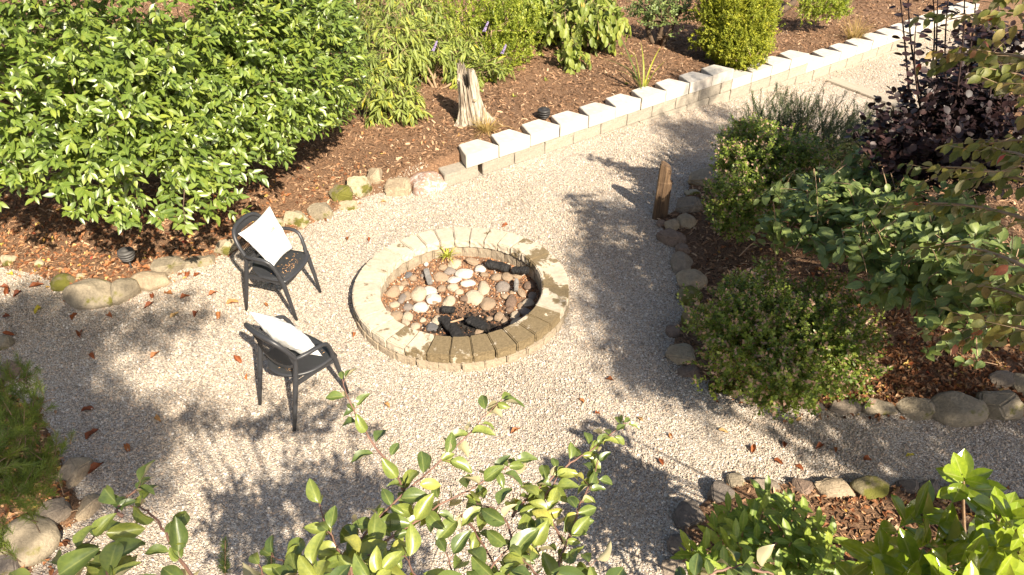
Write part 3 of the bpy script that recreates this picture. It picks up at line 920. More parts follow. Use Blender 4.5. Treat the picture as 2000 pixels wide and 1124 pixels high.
M['pit_bits'] = inst_mat('pit_debris', [(0, (0.012, 0.010, 0.010)), (0.42, (0.03, 0.025, 0.02)), (0.46, (0.20, 0.09, 0.045)), (0.8, (0.42, 0.22, 0.11)), (0.93, (0.45, 0.30, 0.2)), (1, (0.7, 0.66, 0.6))], 0.85)
scatter('pit_gravel', 'rusty grit and black cinders on the fire pit floor', np.stack([x, y, pit_z(x, y) + 0.002], 1), RNG.uniform(0, 6.28, (n, 3)), sc_,
        np.where(burn, RNG.uniform(0, 0.5, n), RNG.uniform(0.35, 1, n)), [bm_mesh('pit_debris', rock_bm(300 + i, 1, (1, 0.7, 0.5), 6, .6), M['pit_bits']) for i in range(4)])

n = 170
a_ = RNG.uniform(0, 6.28, n); r_ = .50 * RNG.random(n) ** .7; x = -.33 + r_ * np.cos(a_) * 1.1; y = 5.06 + r_ * np.sin(a_) * .75
k_ = np.hypot(x - PIT_C[0], y - PIT_C[1]) < .72; x, y = x[k_], y[k_]; n = len(x)
scatter('charcoal_lumps', 'black charcoal lumps and ash in the front half of the fire pit', np.stack([x, y, pit_z(x, y) + 0.006], 1), RNG.uniform(0, 6.28, (n, 3)), RNG.uniform(.010, .034, n),
        RNG.uniform(0, .42, n), [bm_mesh('charcoal_lump', rock_bm(340 + i, 2, (1.3, 0.8, 0.6), 9, .5), M['pit_bits']) for i in range(4)])
# river stones: px, py, width px, height px, tilt deg, colour
RS = {'white': rock_mat('white_river_stone', (0.66, 0.61, 0.54), (0.78, 0.74, 0.68)), 'cream': rock_mat('cream_river_stone', (0.50, 0.41, 0.30), (0.64, 0.55, 0.42)),
      'tan': rock_mat('tan_river_stone', (0.33, 0.24, 0.16), (0.48, 0.36, 0.25)), 'grey': rock_mat('grey_river_stone', (0.22, 0.19, 0.17), (0.36, 0.31, 0.27)),
      'brown': rock_mat('brown_river_stone', (0.17, 0.11, 0.08), (0.30, 0.21, 0.15)), 'slate': rock_mat('slate_river_stone', (0.11, 0.11, 0.115), (0.20, 0.20, 0.21))}
def Z5(x, y): return 730 + x / 5.882, 480 + y / 5.882
stones_px = [(640, 480, 150, 120, 0, 'white'), (685, 575, 160, 120, -15, 'white'), (510, 520, 170, 180, 20, 'cream'), (545, 670, 200, 130, -5, 'white'), (1155, 560, 190, 175, 25, 'cream'),
             (1260, 450, 125, 185, 5, 'cream'), (1045, 280, 205, 120, 0, 'white'), (930, 200, 145, 100, 10, 'cream'), (1135, 185, 185, 100, 10, 'tan'), (770, 325, 160, 105, 5, 'tan'),
             (925, 345, 150, 90, 10, 'white'), (1080, 385, 155, 95, 0, 'white'), (915, 435, 140, 95, -20, 'cream'), (1220, 250, 130, 100, -35, 'white'), (870, 265, 130, 90, 0, 'grey'),
             (1410, 340, 130, 90, 0, 'tan'), (1540, 350, 120, 110, 30, 'tan'), (1640, 350, 120, 70, 0, 'tan'), (1480, 445, 150, 120, 0, 'grey'), (1310, 630, 165, 150, 10, 'tan'),
             (1510, 540, 90, 80, 0, 'tan'), (1580, 610, 140, 170, 0, 'brown'), (1790, 460, 120, 130, 0, 'brown'), (1770, 620, 135, 135, 0, 'cream'), (1825, 550, 90, 80, 0, 'grey'),
             (1700, 660, 90, 110, 0, 'tan'), (1730, 730, 120, 90, -20, 'grey'), (1620, 770, 95, 120, -20, 'cream'), (1765, 770, 100, 130, -20, 'grey'), (1640, 860, 110, 150, -35, 'cream'),
             (1445, 780, 130, 120, 0, 'tan'), (1500, 835, 70, 100, 10, 'tan'), (220, 540, 140, 150, 0, 'tan'), (300, 490, 90, 60, 0, 'cream'), (235, 665, 110, 90, 0, 'cream'),
             (320, 600, 90, 160, 0, 'grey'), (375, 560, 80, 130, 0, 'tan'), (390, 670, 110, 80, 0, 'grey'), (260, 780, 130, 130, 0, 'tan'), (390, 780, 140, 110, 20, 'cream'),
             (365, 850, 80, 100, 30, 'cream'), (145, 775, 110, 90, 20, 'cream'), (165, 830, 110, 80, 0, 'grey'), (475, 900, 100, 75, 0, 'cream'), (720, 830, 115, 120, -10, 'cream'),
             (665, 900, 125, 100, -10, 'slate'), (860, 610, 130, 130, -30, 'cream'), (760, 700, 100, 90, 0, 'brown'), (780, 450, 110, 100, 20, 'tan'), (1050, 570, 90, 120, -40, 'brown'),
             (395, 340, 90, 70, 0, 'slate'), (450, 365, 90, 70, 0, 'tan'), (345, 430, 80, 70, 0, 'tan'), (790, 240, 100, 70, 0, 'tan'), (1270, 300, 90, 60, 0, 'tan'),
             (1700, 520, 80, 110, 20, 'tan'), (1590, 500, 60, 70, 0, 'tan'), (1210, 960, 110, 90, 0, 'tan'), (870, 1065, 130, 60, 0, 'brown'), (150, 720, 80, 60, 0, 'brown'),
             (320, 910, 120, 100, 0, 'tan'), (570, 330, 60, 50, 0, 'grey'), (600, 220, 50, 60, 0, 'white'), (980, 490, 90, 60, 0, 'cream'), (1330, 800, 80, 60, 0, 'tan'), (1560, 700, 80, 70, 0, 'brown'),
             (1420, 250, 60, 50, 0, 'tan'), (700, 610, 70, 50, 0, 'tan'), (560, 830, 70, 55, 0, 'cream')]
special = {0: 'upper of two touching bright white stones left of the fire pit centre', 1: 'lower of two touching bright white stones left of the fire pit centre',
           4: 'large cream oval river stone with grey spots at the fire pit centre', 5: 'upright oval cream river stone just right of the spotted one',
           3: 'flat pale grey-white river stone below the bright white pair', 2: 'rounded cream river stone left of the bright white pair',
           13: 'slim white river stone at the end of the longer charred log', 44: 'cream angular stone standing beside a slate one near the front of the pit',
           45: 'slate grey stone touching an angular cream one near the front of the pit', 29: 'cream oval stone tipped up in the shadow of the front right pit wall',
           23: 'rounded pale stone at the edge of shade by the right pit wall', 6: 'wide white oval river stone behind the pit centre', 18: 'squarish grey stone in the right part of the fire pit',
           8: 'brown-tan oval stone furthest back, in front of the rear pit wall'}
kinds = {}
rsm = {}
for i, (zx, zy, w, h, tilt, colr) in enumerate(stones_px):
    px, py = Z5(zx, zy)
    p = at_z(px, py, -0.03)
    ww = project(p)[2]; wm = w / 5.882 / FPX * ww; hm = h / 5.882 / FPX * ww * 1.25
    if np.hypot(p[0] - PIT_C[0], p[1] - PIT_C[1]) > PIT_RI - 0.02:
        continue
    key = (i % 9, colr)
    if key not in rsm:
        me = bm_mesh('river_stone', rock_bm(500 + key[0] * 7, 3, (1, 1, 1), 5 + key[0] % 5, 0.70), RS[colr], True); rsm[key] = me
    o = obj_me('river_stone', rsm[key])
    o.location = (p[0], p[1], float(pit_z(p[0], p[1])) + 0.012)
    o.scale = (wm / 2 * 1.16, hm / 2 * 1.16, min(wm, hm) / 2 * 0.66)
    o.rotation_euler = (RNG.normal(0, .12), RNG.normal(0, .12), R(tilt) + RNG.normal(0, .1))
    lab = special.get(i, {'white': 'bright white smooth river stone lying in the fire pit', 'cream': 'cream smooth river stone lying in the fire pit', 'tan': 'tan smooth river stone lying in the fire pit',
                          'grey': 'grey smooth river stone lying in the fire pit', 'brown': 'brown smooth river stone lying in the fire pit', 'slate': 'slate grey smooth river stone at the back left of the pit'}[colr])
    tag(o, lab, 'stone', colr + ' river stones in the fire pit')
    if i not in special:
        o['stone_words'] = colr + ' smooth river stone in the pit,'; o['px'] = (px, py)
# charred logs
def log(name, a, b, r, label, mat='char', seed=0, flat=0.8):
    a = np.array(a); b = np.array(b); L_ = np.linalg.norm(b - a)
    bm = bmesh.new(); n, m = 16, 34
    rings = []
    for i in range(m + 1):
        t = i / m; rr = r * (1 if 0.08 < t < 0.92 else 0.86)
        ring = []
        for k in range(n):
            an = 2 * math.pi * k / n
            q = Vector((math.cos(an), math.sin(an) * flat, 0)); 
            f = 1 + 0.22 * noise.noise(Vector((q.x * 1.2 + seed, q.y * 1.2, t * L_ * 12))) - .22 * max(0, noise.noise(Vector((q.x * 3.1 + seed, q.y * 3.1, t * L_ * 48)))) ** .6
            ring.append(bm.verts.new((q.x * rr * f, q.y * rr * f, (t - .5) * L_)))
        rings.append(ring)
    for i in range(m):
        for k in range(n):
            bm.faces.new([rings[i][k], rings[i][(k + 1) % n], rings[i + 1][(k + 1) % n], rings[i + 1][k]])
    bm.faces.new(rings[0][::-1]); bm.faces.new(rings[-1])
    o = obj_bm(name, bm, M[mat])
    o.location = (a + b) / 2
    o.rotation_euler = Vector(b - a).to_track_quat('Z', 'Y').to_euler()
    tag(o, label, 'log')
    return o
def pz(zx, zy, dz): p = at_z(*Z5(zx, zy), -0.02 + dz); return p
log('charred_log', pz(1300, 200, .04), pz(1560, 265, .04), 0.050, 'thick cracked black charred log against the rear of the fire pit')
log('charred_log', pz(1600, 280, .06), pz(1775, 285, .10), 0.042, 'shorter charred log end at the back right corner of the fire pit', seed=4)
log('charred_log', pz(800, 830, .01), pz(985, 1050, .02), 0.052, 'long black charred log lying at the front of the fire pit', seed=8, flat=.6)
log('charred_log', pz(1090, 850, .01), pz(1290, 935, .02), 0.055, 'broad flat charred log right of the front ash heap', seed=12, flat=.5)
log('charred_log', pz(790, 730, .02), pz(930, 740, .02), 0.040, 'blocky grey-black charred piece in the middle of the pit', seed=16, flat=.8)
log('grey_board', pz(600, 270, .03), pz(650, 440, .0), 0.030, 'grey weathered wood stub at the back left of the fire pit', 'ash', 20, .35)['category'] = 'board'
log('grey_board', pz(1640, 385, .05), pz(1635, 520, .0), 0.022, 'silvery burnt stick leaning in the right of the pit', 'ash', 24, .8)['category'] = 'stick'
log('wood_splinter', pz(880, 880, .06), pz(1030, 840, .07), 0.010, 'pale orange wood splinter lying on the charred log', 'twig_tan', 30, .8)['category'] = 'splinter'

# ------------------------------------------------------------------ chairs
def build_chair(name, label, cx, cy, rz):
    c = empty(name, (cx, cy, 0.004), label, 'chair', 'charcoal plastic garden armchairs', rz=R(rz))
    mat = M['plastic']
    def leg(pts, rad):
        V, F = tube_arrays(pts, rad, 10)
        n = len(V)
        me = mesh_np('leg', V, [F, np.array([list(range(9, -1, -1))])], mat, smooth=True)
        return obj_me('leg', me, c)
    for s in (-1, 1):
        leg([(s * .222, .262, 0), (s * .222, .235, .20), (s * .220, .205, .40), (s * .222, .192, .455)], [.013, .018, .022, .022])
        leg([(s * .218, -.262, 0), (s * .218, -.208, .22), (s * .216, -.155, .44), (s * .214, -.126, .57), (s * .216, -.118, .64)], [.013, .018, .021, .018, .015])
        pts = [(s * .222, .190, .44), (s * .230, .182, .50), (s * .244, .160, .575), (s * .254, .135, .622), (s * .260, .095, .645), (s * .262, .03, .650), (s * .256, -.04, .648), (s * .240, -.09, .640), (s * .218, -.118, .630)]
        V, F = tube_arrays(pts, [.021, .018, .0165, .016, .016, .016, .016, .015, .014], 10)
        obj_me('arm', mesh_np('arm', V, F, mat, smooth=True), c)
        bm = bmesh.new()
        prof = [(.195, .375), (.195, .435), (-.150, .428), (-.158, .385), (0.02, .392)]
        for x_ in (s * .212, s * .230):
            pass
        va = [bm.verts.new((s * .206, y_, z_)) for y_, z_ in prof]; vb = [bm.verts.new((s * .224, y_, z_)) for y_, z_ in prof]
        bm.faces.new(va); bm.faces.new(vb[::-1])
        for k in range(5): bm.faces.new([va[k], va[(k + 1) % 5], vb[(k + 1) % 5], vb[k]])
        bmesh.ops.bevel(bm, geom=list(bm.edges), offset=.004, segments=2, affect='EDGES')
        obj_bm('side_rail', bm, mat, c)
    # back frame
    def top(u):
        a = abs(u)
        return .848 - .215 * a ** 3.2
    def yb(u, z): return -.118 - (z - .63) * .24 - .078 * (1 - u * u)
    def xw(u): return .222 * math.sin(u * math.pi / 2)
    pts = [(xw(u), yb(u, top(u)), top(u)) for u in np.linspace(-1, 1, 33)]
    V, F = tube_arrays(pts, [.017 + .004 * (1 - abs(u)) for u in np.linspace(-1, 1, 33)], 10)
    obj_me('back_frame', mesh_np('back_frame', V, F, mat, smooth=True), c)
    bm = bmesh.new(); nu, nv = 44, 20
    gv = [[None] * (nv + 1) for _ in range(nu + 1)]
    for i in range(nu + 1):
        u = -1 + 2 * i / nu
        zb = .505 + .10 * abs(u) ** 2.2
        for j in range(nv + 1):
            z = zb + (top(u) - zb) * j / nv
            gv[i][j] = bm.verts.new((xw(u) * .985, yb(u, z), z))
    cells = []
    for i in range(nu):
        for j in range(nv):
            f = bm.faces.new([gv[i][j], gv[i + 1][j], gv[i + 1][j + 1], gv[i][j + 1]])
            u = abs(-1 + 2 * (i + .5) / nu)
            if 2 <= j < nv - 4 and u < .78: cells.append(f)
    r = bmesh.ops.inset_individual(bm, faces=cells, thickness=.0043)
    bmesh.ops.delete(bm, geom=cells, context='FACES')
    o = obj_bm('backrest', bm, mat, c)
    md = o.modifiers.new('thickness', 'SOLIDIFY'); md.thickness = .007; md.offset = 0
    # seat
    bm = bmesh.new(); N_ = 18; gv = {}
    for i in range(N_ + 1):
        for j in range(N_ + 1):
            u = -1 + 2 * i / N_; v = -1 + 2 * j / N_
            x_ = u * math.sqrt(1 - .18 * v * v) * (.246 - .018 * (1 - v) - (.045 if v < 0 else 0) * v * v); 
            y_ = v * math.sqrt(1 - (.50 if v < 0 else .22) * u * u) * .228 + .032
            z_ = .440 - .020 * (1 - u * u) * (1 - v * v) - (.014 * max(0, v - .75) / .25) + .010 * max(0, -v - .5)
            gv[i, j] = bm.verts.new((x_, y_, z_))
    for i in range(N_):
        for j in range(N_):
            bm.faces.new([gv[i, j], gv[i + 1, j], gv[i + 1, j + 1], gv[i, j + 1]])
    o = obj_bm('seat', bm, mat, c, smooth=True)
    md = o.modifiers.new('thickness', 'SOLIDIFY'); md.thickness = .022; md.offset = -1
    return c
chair1 = build_chair('garden_chair', 'charcoal plastic armchair facing the fire pit, nearer the big laurel', -2.146, 5.454, -106.2)
chair2 = build_chair('garden_chair', 'charcoal plastic armchair seen from behind, nearest the overhanging twigs', -1.665, 4.177, -38.8)
def chair_pt(c, p):
    return np.array(c.matrix_basis @ Vector(p))

def pillow(name, label, corners, thick, text=None, pinch=0.10):
    c = [np.array(p, float) for p in corners]        # bottom-left, bottom-right, top-right, top-left as seen from its front
    ctr = sum(c) / 4
    nrm = unit(np.cross(c[1] - c[0], c[3] - c[0]))
    N_ = 28; V = []; idx = {}
    for side in (1, -1):
        for i in range(N_ + 1):
            for j in range(N_ + 1):
                edge = i in (0, N_) or j in (0, N_)
                if side == -1 and edge:
                    idx[side, i, j] = idx[1, i, j]; continue
                u, v = i / N_, j / N_
                a, b = 2 * u - 1, 2 * v - 1
                pu = .5 + .5 * a * (1 - pinch * (1 - b * b) * abs(a)); pv = .5 + .5 * b * (1 - pinch * (1 - a * a) * abs(b))
                p = c[0] * (1 - pu) * (1 - pv) + c[1] * pu * (1 - pv) + c[2] * pu * pv + c[3] * (1 - pu) * pv
                hgt = max(0, (1 - a ** 4) * (1 - b ** 4)) ** .55 * (1 - .28 * (a * a + b * b))
                w_ = 0.010 * noise.noise(Vector((a * 3 + side, b * 3, 1.7))) * (1 - a * a * b * b) + 0.006 * noise.noise(Vector((a * 8, b * 8, 3.1 + side)))
                p = p + nrm * side * (thick / 2 * hgt + (w_ if not edge else 0))
                idx[side, i, j] = len(V); V.append(p - ctr)
    F = []
    for side in (1, -1):
        for i in range(N_):
            for j in range(N_):
                q = [idx[side, i, j], idx[side, i + 1, j], idx[side, i + 1, j + 1], idx[side, i, j + 1]]
                F.append(q if side == 1 else q[::-1])
    me = mesh_np(name, np.array(V), np.array(F), M['cloth'], smooth=True)
    o = obj_me(name, me, None, ctr); tag(o, label, 'cushion', 'white cushions on the garden chairs')
    # flat print on the front, following the bulge
    if text:
        T = Tubes()
        for stroke in text:
            pts = []
            for (u, v) in stroke:
                a, b = 2 * u - 1, 2 * v - 1
                pu = .5 + .5 * a * (1 - pinch * (1 - b * b) * abs(a)); pv = .5 + .5 * b * (1 - pinch * (1 - a * a) * abs(b))
                p = c[0] * (1 - pu) * (1 - pv) + c[1] * pu * (1 - pv) + c[2] * pu * pv + c[3] * (1 - pu) * pv
                hgt = max(0, (1 - a ** 4) * (1 - b ** 4)) ** .55 * (1 - .28 * (a * a + b * b))
                w_ = 0.010 * noise.noise(Vector((a * 3 + 1, b * 3, 1.7))) * (1 - a * a * b * b) + 0.006 * noise.noise(Vector((a * 8, b * 8, 4.1)))
                pts.append(p + nrm * (thick / 2 * hgt + w_ + .0005))
            T.add(pts, [.0032] * len(pts), 5)
        T.build('printed_word', M['thread'], o, ctr)
    return o
# the script word on cushion one: strokes in cushion coordinates (u to the right, v up)
def word():
    S = []
    x0, y0 = .36, .60; sx = .055; sy = .075
    def P(x, y): return (x0 + sx * x * .9 + y * .012, y0 + sy * y)
    S.append([P(1.0 + .55 * math.cos(t), 1.35 + .38 * math.sin(t)) for t in np.linspace(.3, 4.2, 10)] + [P(.75 + .62 * math.cos(t), .55 + .55 * math.sin(t)) for t in np.linspace(1.3, -2.6, 12)])
    x = 1.9
    S.append([P(x, .9), P(x + .05, .3), P(x + .35, .05), P(x + .7, .35), P(x + .8, .9), P(x + .8, .2), P(x + 1.0, .0)])
    x = 3.1
    for k in range(2):
        S.append([P(x, 0), P(x + .05, .8), P(x + .35, .95), P(x + .5, .6), P(x + .5, 0), P(x + .55, .7), P(x + .85, .95), P(x + 1.0, .6), P(x + 1.02, .1), P(x + 1.2, 0)])
        x += 1.35
    S.append([P(x, .45), P(x + .45, .55), P(x + .4, .9), P(x + .1, .75), P(x + .05, .25), P(x + .35, 0), P(x + .65, .2)])
    x += .9
    S.append([P(x, 0), P(x + .05, .85), P(x + .15, .7), P(x + .4, .9)])
    return S
c1 = [chair_pt(chair1, p) for p in ((.132, .069, .478), (-.204, .080, .478), (-.250, -.105, .88), (.189, -.159, .835))]
pillow('cushion', 'white square cushion with a gold script word, propped in the far chair', c1, .15, word())
c2 = [chair_pt(chair2, p) for p in ((.205, .115, .485), (-.195, .150, .475), (-.225, -.150, .875), (.185, -.135, .80))]
pillow('cushion', 'plain white cushion leaning back in the chair seen from behind', c2, .15)

M['dry_bits'] = inst_mat('dry_seed_bits', [(0, (0.30, 0.16, 0.07)), (0.6, (0.50, 0.28, 0.13)), (1, (0.62, 0.42, 0.22))], 0.7)
def bits(name, label, c, spots):
    P = []; 
    for (x_, y_, sx_, sy_, n_) in spots:
        for _ in range(n_):
            u, v = RNG.normal(x_, sx_), RNG.normal(y_, sy_)
            if abs(u) > .2 or v > .23 or v < -.17: continue
            P.append(chair_pt(c, (u, v, .440 - .020 * (1 - (u / .23) ** 2) * (1 - (v / .27) ** 2) + .008)))
    P = np.array(P); n_ = len(P)
    me = []
    for i in range(3):
        V, F = leaf_template(p_lance, nl=3, aspect=.3, fold=.5, droop=.5, seed=i)
        mm = bpy.data.meshes.new('dry_bit'); mm.from_pydata(V.tolist(), [], F.tolist()); mm.materials.append(M['dry_bits']); me.append(mm)
    scatter(name, label, P, np.stack([RNG.normal(0, .2, n_), RNG.normal(0, .2, n_), RNG.uniform(0, 6.28, n_)], 1), RNG.uniform(.010, .026, n_), RNG.random(n_), me)
bits('seat_litter', 'tan leaf bits strewn on the seat of the far chair', chair1, [(-.0, .14, .10, .06, 60), (-.14, .06, .03, .05, 10)])
bits('seat_litter', 'tan leaf bits on the back of the near chair seat', chair2, [(.04, -.12, .07, .03, 34), (-.02, .19, .09, .03, 8)])

# ------------------------------------------------------------------ lamps
def lathe_bm(prof, n=28):
    bm = bmesh.new(); rings = []
    for r_, z_ in prof:
        rings.append([bm.verts.new((r_ * math.cos(2 * math.pi * k / n), r_ * math.sin(2 * math.pi * k / n), z_)) for k in range(n)])
    for a, b in zip(rings, rings[1:]):
        for k in range(n): bm.faces.new([a[k], a[(k + 1) % n], b[(k + 1) % n], b[k]])
    bm.faces.new(rings[0][::-1]); bm.faces.new(rings[-1])
    return bm
def path_light(px, py, label, mat, s=1.0, at=None):
    p = on_ground(px, py)
    if at is not None: p = wpt(at[0], at[1]); p[2] = float(soil(p[0], p[1])) + at[2]
    t = empty('path_light', p, label, 'path light', 'louvred garden path lights')
    t.scale = (s, s, s)
    obj_bm('stake', lathe_bm([(.008, -.1), (.010, 0), (.010, .10)], 12), M['black'], t, True)
    obj_bm('base', lathe_bm([(.012, .085), (.040, .095), (.060, .112), (.062, .122), (.03, .126)]), mat, t, True)
    for z_, r_ in ((.128, .072), (.158, .078)):
        obj_bm('louvre', lathe_bm([(.045, z_), (r_ - .012, z_ + .001), (r_, z_ + .008), (r_ + .001, z_ + .016), (r_ - .006, z_ + .023), (.045, z_ + .021)]), mat, t, True)
    obj_bm('lamp_core', lathe_bm([(.042, .10), (.044, .12), (.044, .185), (.03, .19)]), M['black'], t, True)
    obj_bm('lamp_cap', lathe_bm([(.045, .187), (.074, .188), (.078, .195), (.074, .205), (.056, .217), (.050, .214), (.036, .216), (.030, .226), (.014, .230), (.002, .231)]), mat, t, True)
    return t
path_light(257, 524, 'grey louvred path light standing in leaf litter below the laurel', M['lampgrey'], 1.0)
path_light(1076, 246, 'black path light peeping over the near part of the block wall', M['black'], 1.1, (1.50, .40, -.10))
path_light(1471, 140, 'black path light behind the wall below the golden conifer', M['black'], 1.15, (5.66, .42, -.06))

# ------------------------------------------------------------------ stump and post
def stump():
    p = on_ground(925, 236)
    t = empty('tree_stump', p, 'silvery weathered tree stump with a jagged split top', 'tree stump')
    rs = random.Random(5); n, m = 72, 26
    bm = bmesh.new()
    hts = []
    for k in range(n):
        a = 2 * math.pi * k / n
        h = .56 + .16 * noise.noise(Vector((math.cos(a) * 1.6, math.sin(a) * 1.6, 4.0))) + .10 * noise.noise(Vector((math.cos(a) * 6, math.sin(a) * 6, 1)))
        h += .22 * math.exp(-((math.cos(a - 2.0) - 1) * 6) ** 2) + .12 * math.exp(-((math.cos(a - 5.6) - 1) * 9) ** 2)
        hts.append(h)
    def rad(a, z):
        fl = .115 + .095 * math.exp(-z / .20) * (1 + .55 * math.cos(3 * a + .6) + .35 * math.cos(5 * a))
        ridge = .011 * math.sin(a * 17 + 2 * math.sin(z * 5)) - .016 * max(0, math.sin(a * 9 + 1.5 * math.sin(z * 7))) ** 6 + .014 * noise.noise(Vector((math.cos(a) * 7, math.sin(a) * 7, z * 2.5))) * 2
        return fl + ridge
    out, inn = [], []
    for j in range(m + 1):
        ro, ri = [], []
        for k in range(n):
            a = 2 * math.pi * k / n; z = -.05 + (hts[k] + .05) * j / m
            lean = -.14 * max(z, 0) ; r_ = rad(a, max(z, 0)); 
            ro.append(bm.verts.new((r_ * math.cos(a) + lean, r_ * math.sin(a), z)))
            r2 = max(.02, (r_ - .035) * .92)
            zi = z if j == m else z
            ri.append(bm.verts.new((r2 * math.cos(a) + lean, r2 * math.sin(a), zi - .01)))
        out.append(ro); inn.append(ri)
    for j in range(m):
        for k in range(n):
            bm.faces.new([out[j][k], out[j][(k + 1) % n], out[j + 1][(k + 1) % n], out[j + 1][k]])
            bm.faces.new([inn[j][k], inn[j + 1][k], inn[j + 1][(k + 1) % n], inn[j][(k + 1) % n]])
    for k in range(n):
        bm.faces.new([out[m][k], out[m][(k + 1) % n], inn[m][(k + 1) % n], inn[m][k]])
    obj_bm('trunk_shell', bm, M['stump'], t)
    bm = rock_bm(77, 2, (.028, .022, .022)); obj_bm('rusty_knot', bm, RS['tan'], t, True, (.03, -.135, .33))
stump()
def post():
    p = on_ground(1288, 426)
    t = empty('wooden_post', p, 'short weathered brown post with a chamfered notched top beside the gravel', 'post')
    bm = bmesh.new()
    lv = [(-.08, 1.0, 0), (.0, 1.0, 0), (.12, .97, 0), (.26, .96, 0), (.38, .95, 0), (.44, .95, 0), (.452, .80, -.014), (.53, .79, -.013), (.585, .77, -.012), (.615, .68, -.014), (.628, .50, -.014)]
    n = 16; rings = []
    for z_, k_, dx in lv:
        ring = []
        for q in range(n):
            a = 2 * math.pi * q / n
            ca, sa = math.cos(a), math.sin(a)
            x_ = math.copysign(abs(ca) ** .45, ca) * .082 * k_; y_ = math.copysign(abs(sa) ** .45, sa) * .062 * (k_ * .5 + .5)
            f = 1 + .07 * noise.noise(Vector((ca * 2, sa * 2, z_ * 5)))
            zz = z_ - (.045 * x_ / .08 if z_ > .56 else 0)
            ring.append(bm.verts.new((x_ * f + dx + .012 * z_, y_ * f + .02 * z_, zz)))
        rings.append(ring)
    for a, b in zip(rings, rings[1:]):
        for k in range(n): bm.faces.new([a[k], a[(k + 1) % n], b[(k + 1) % n], b[k]])
    bm.faces.new(rings[-1]); bm.faces.new(rings[0][::-1])
    bmesh.ops.subdivide_edges(bm, edges=[e for e in bm.edges if e.calc_length() > .05], cuts=2, use_grid_fill=True)
    o = obj_bm('shaft', bm, M['post'], t)
    t.rotation_euler = (0, 0, R(-14)); t.scale = (1, 1, 1.06)
post()

# ------------------------------------------------------------------ edging rocks
RM = {'pink': rock_mat('pink_granite_boulder', (0.30, 0.185, 0.14), (0.46, 0.31, 0.24), 0, speck=(0.52, 0.47, 0.42)),
      'tan': rock_mat('tan_sandstone', (0.27, 0.21, 0.14), (0.43, 0.35, 0.24)), 'cream': rock_mat('cream_rock_mossy', (0.34, 0.28, 0.18), (0.52, 0.45, 0.32), .40),
      'grey': rock_mat('grey_brown_rock', (0.19, 0.155, 0.12), (0.33, 0.275, 0.21)), 'buff': rock_mat('buff_smooth_rock', (0.22, 0.185, 0.13), (0.34, 0.29, 0.205), .12),
      'brown': rock_mat('brown_rock', (0.16, 0.11, 0.08), (0.30, 0.22, 0.165)), 'moss': rock_mat('mossy_rock', (0.15, 0.13, 0.07), (0.28, 0.23, 0.13), .75, (0.12, 0.115, 0.015)),
      'dark': rock_mat('dark_grey_rock', (0.10, 0.085, 0.075), (0.20, 0.17, 0.14), .1)}
def rock(px, py, w, h, mat, label, tilt=0, seed=None, hk=0.55, sub=3, cut=.70, smooth=False, group='rocks edging the gravel'):
    seed = seed if seed is not None else int(px * 7 + py)
    p = on_ground(px, py + h * 0.12)
    ww = project(p)[2]; wm = w / FPX * ww; hm = h / FPX * ww
    H = hm * hk * 1.1; D = hm * 1.18
    if smooth:
        bm = rock_bm(seed, 4 if w > 40 else 3, (wm / 2 * 1.2, D / 2 * 1.2, H * 1.02), 8, .72)
    else:
        bm = angular_rock_bm(seed, wm / 2 * 1.08, D / 2 * 1.08, H * .95)
    o = obj_bm('edging_rock', bm, RM[mat], None, True, (p[0], p[1], p[2] + H * 0.12))
    o.rotation_euler = (RNG.normal(0, .08), RNG.normal(0, .08), R(tilt))
    tag(o, label, 'rock', group)
    return o
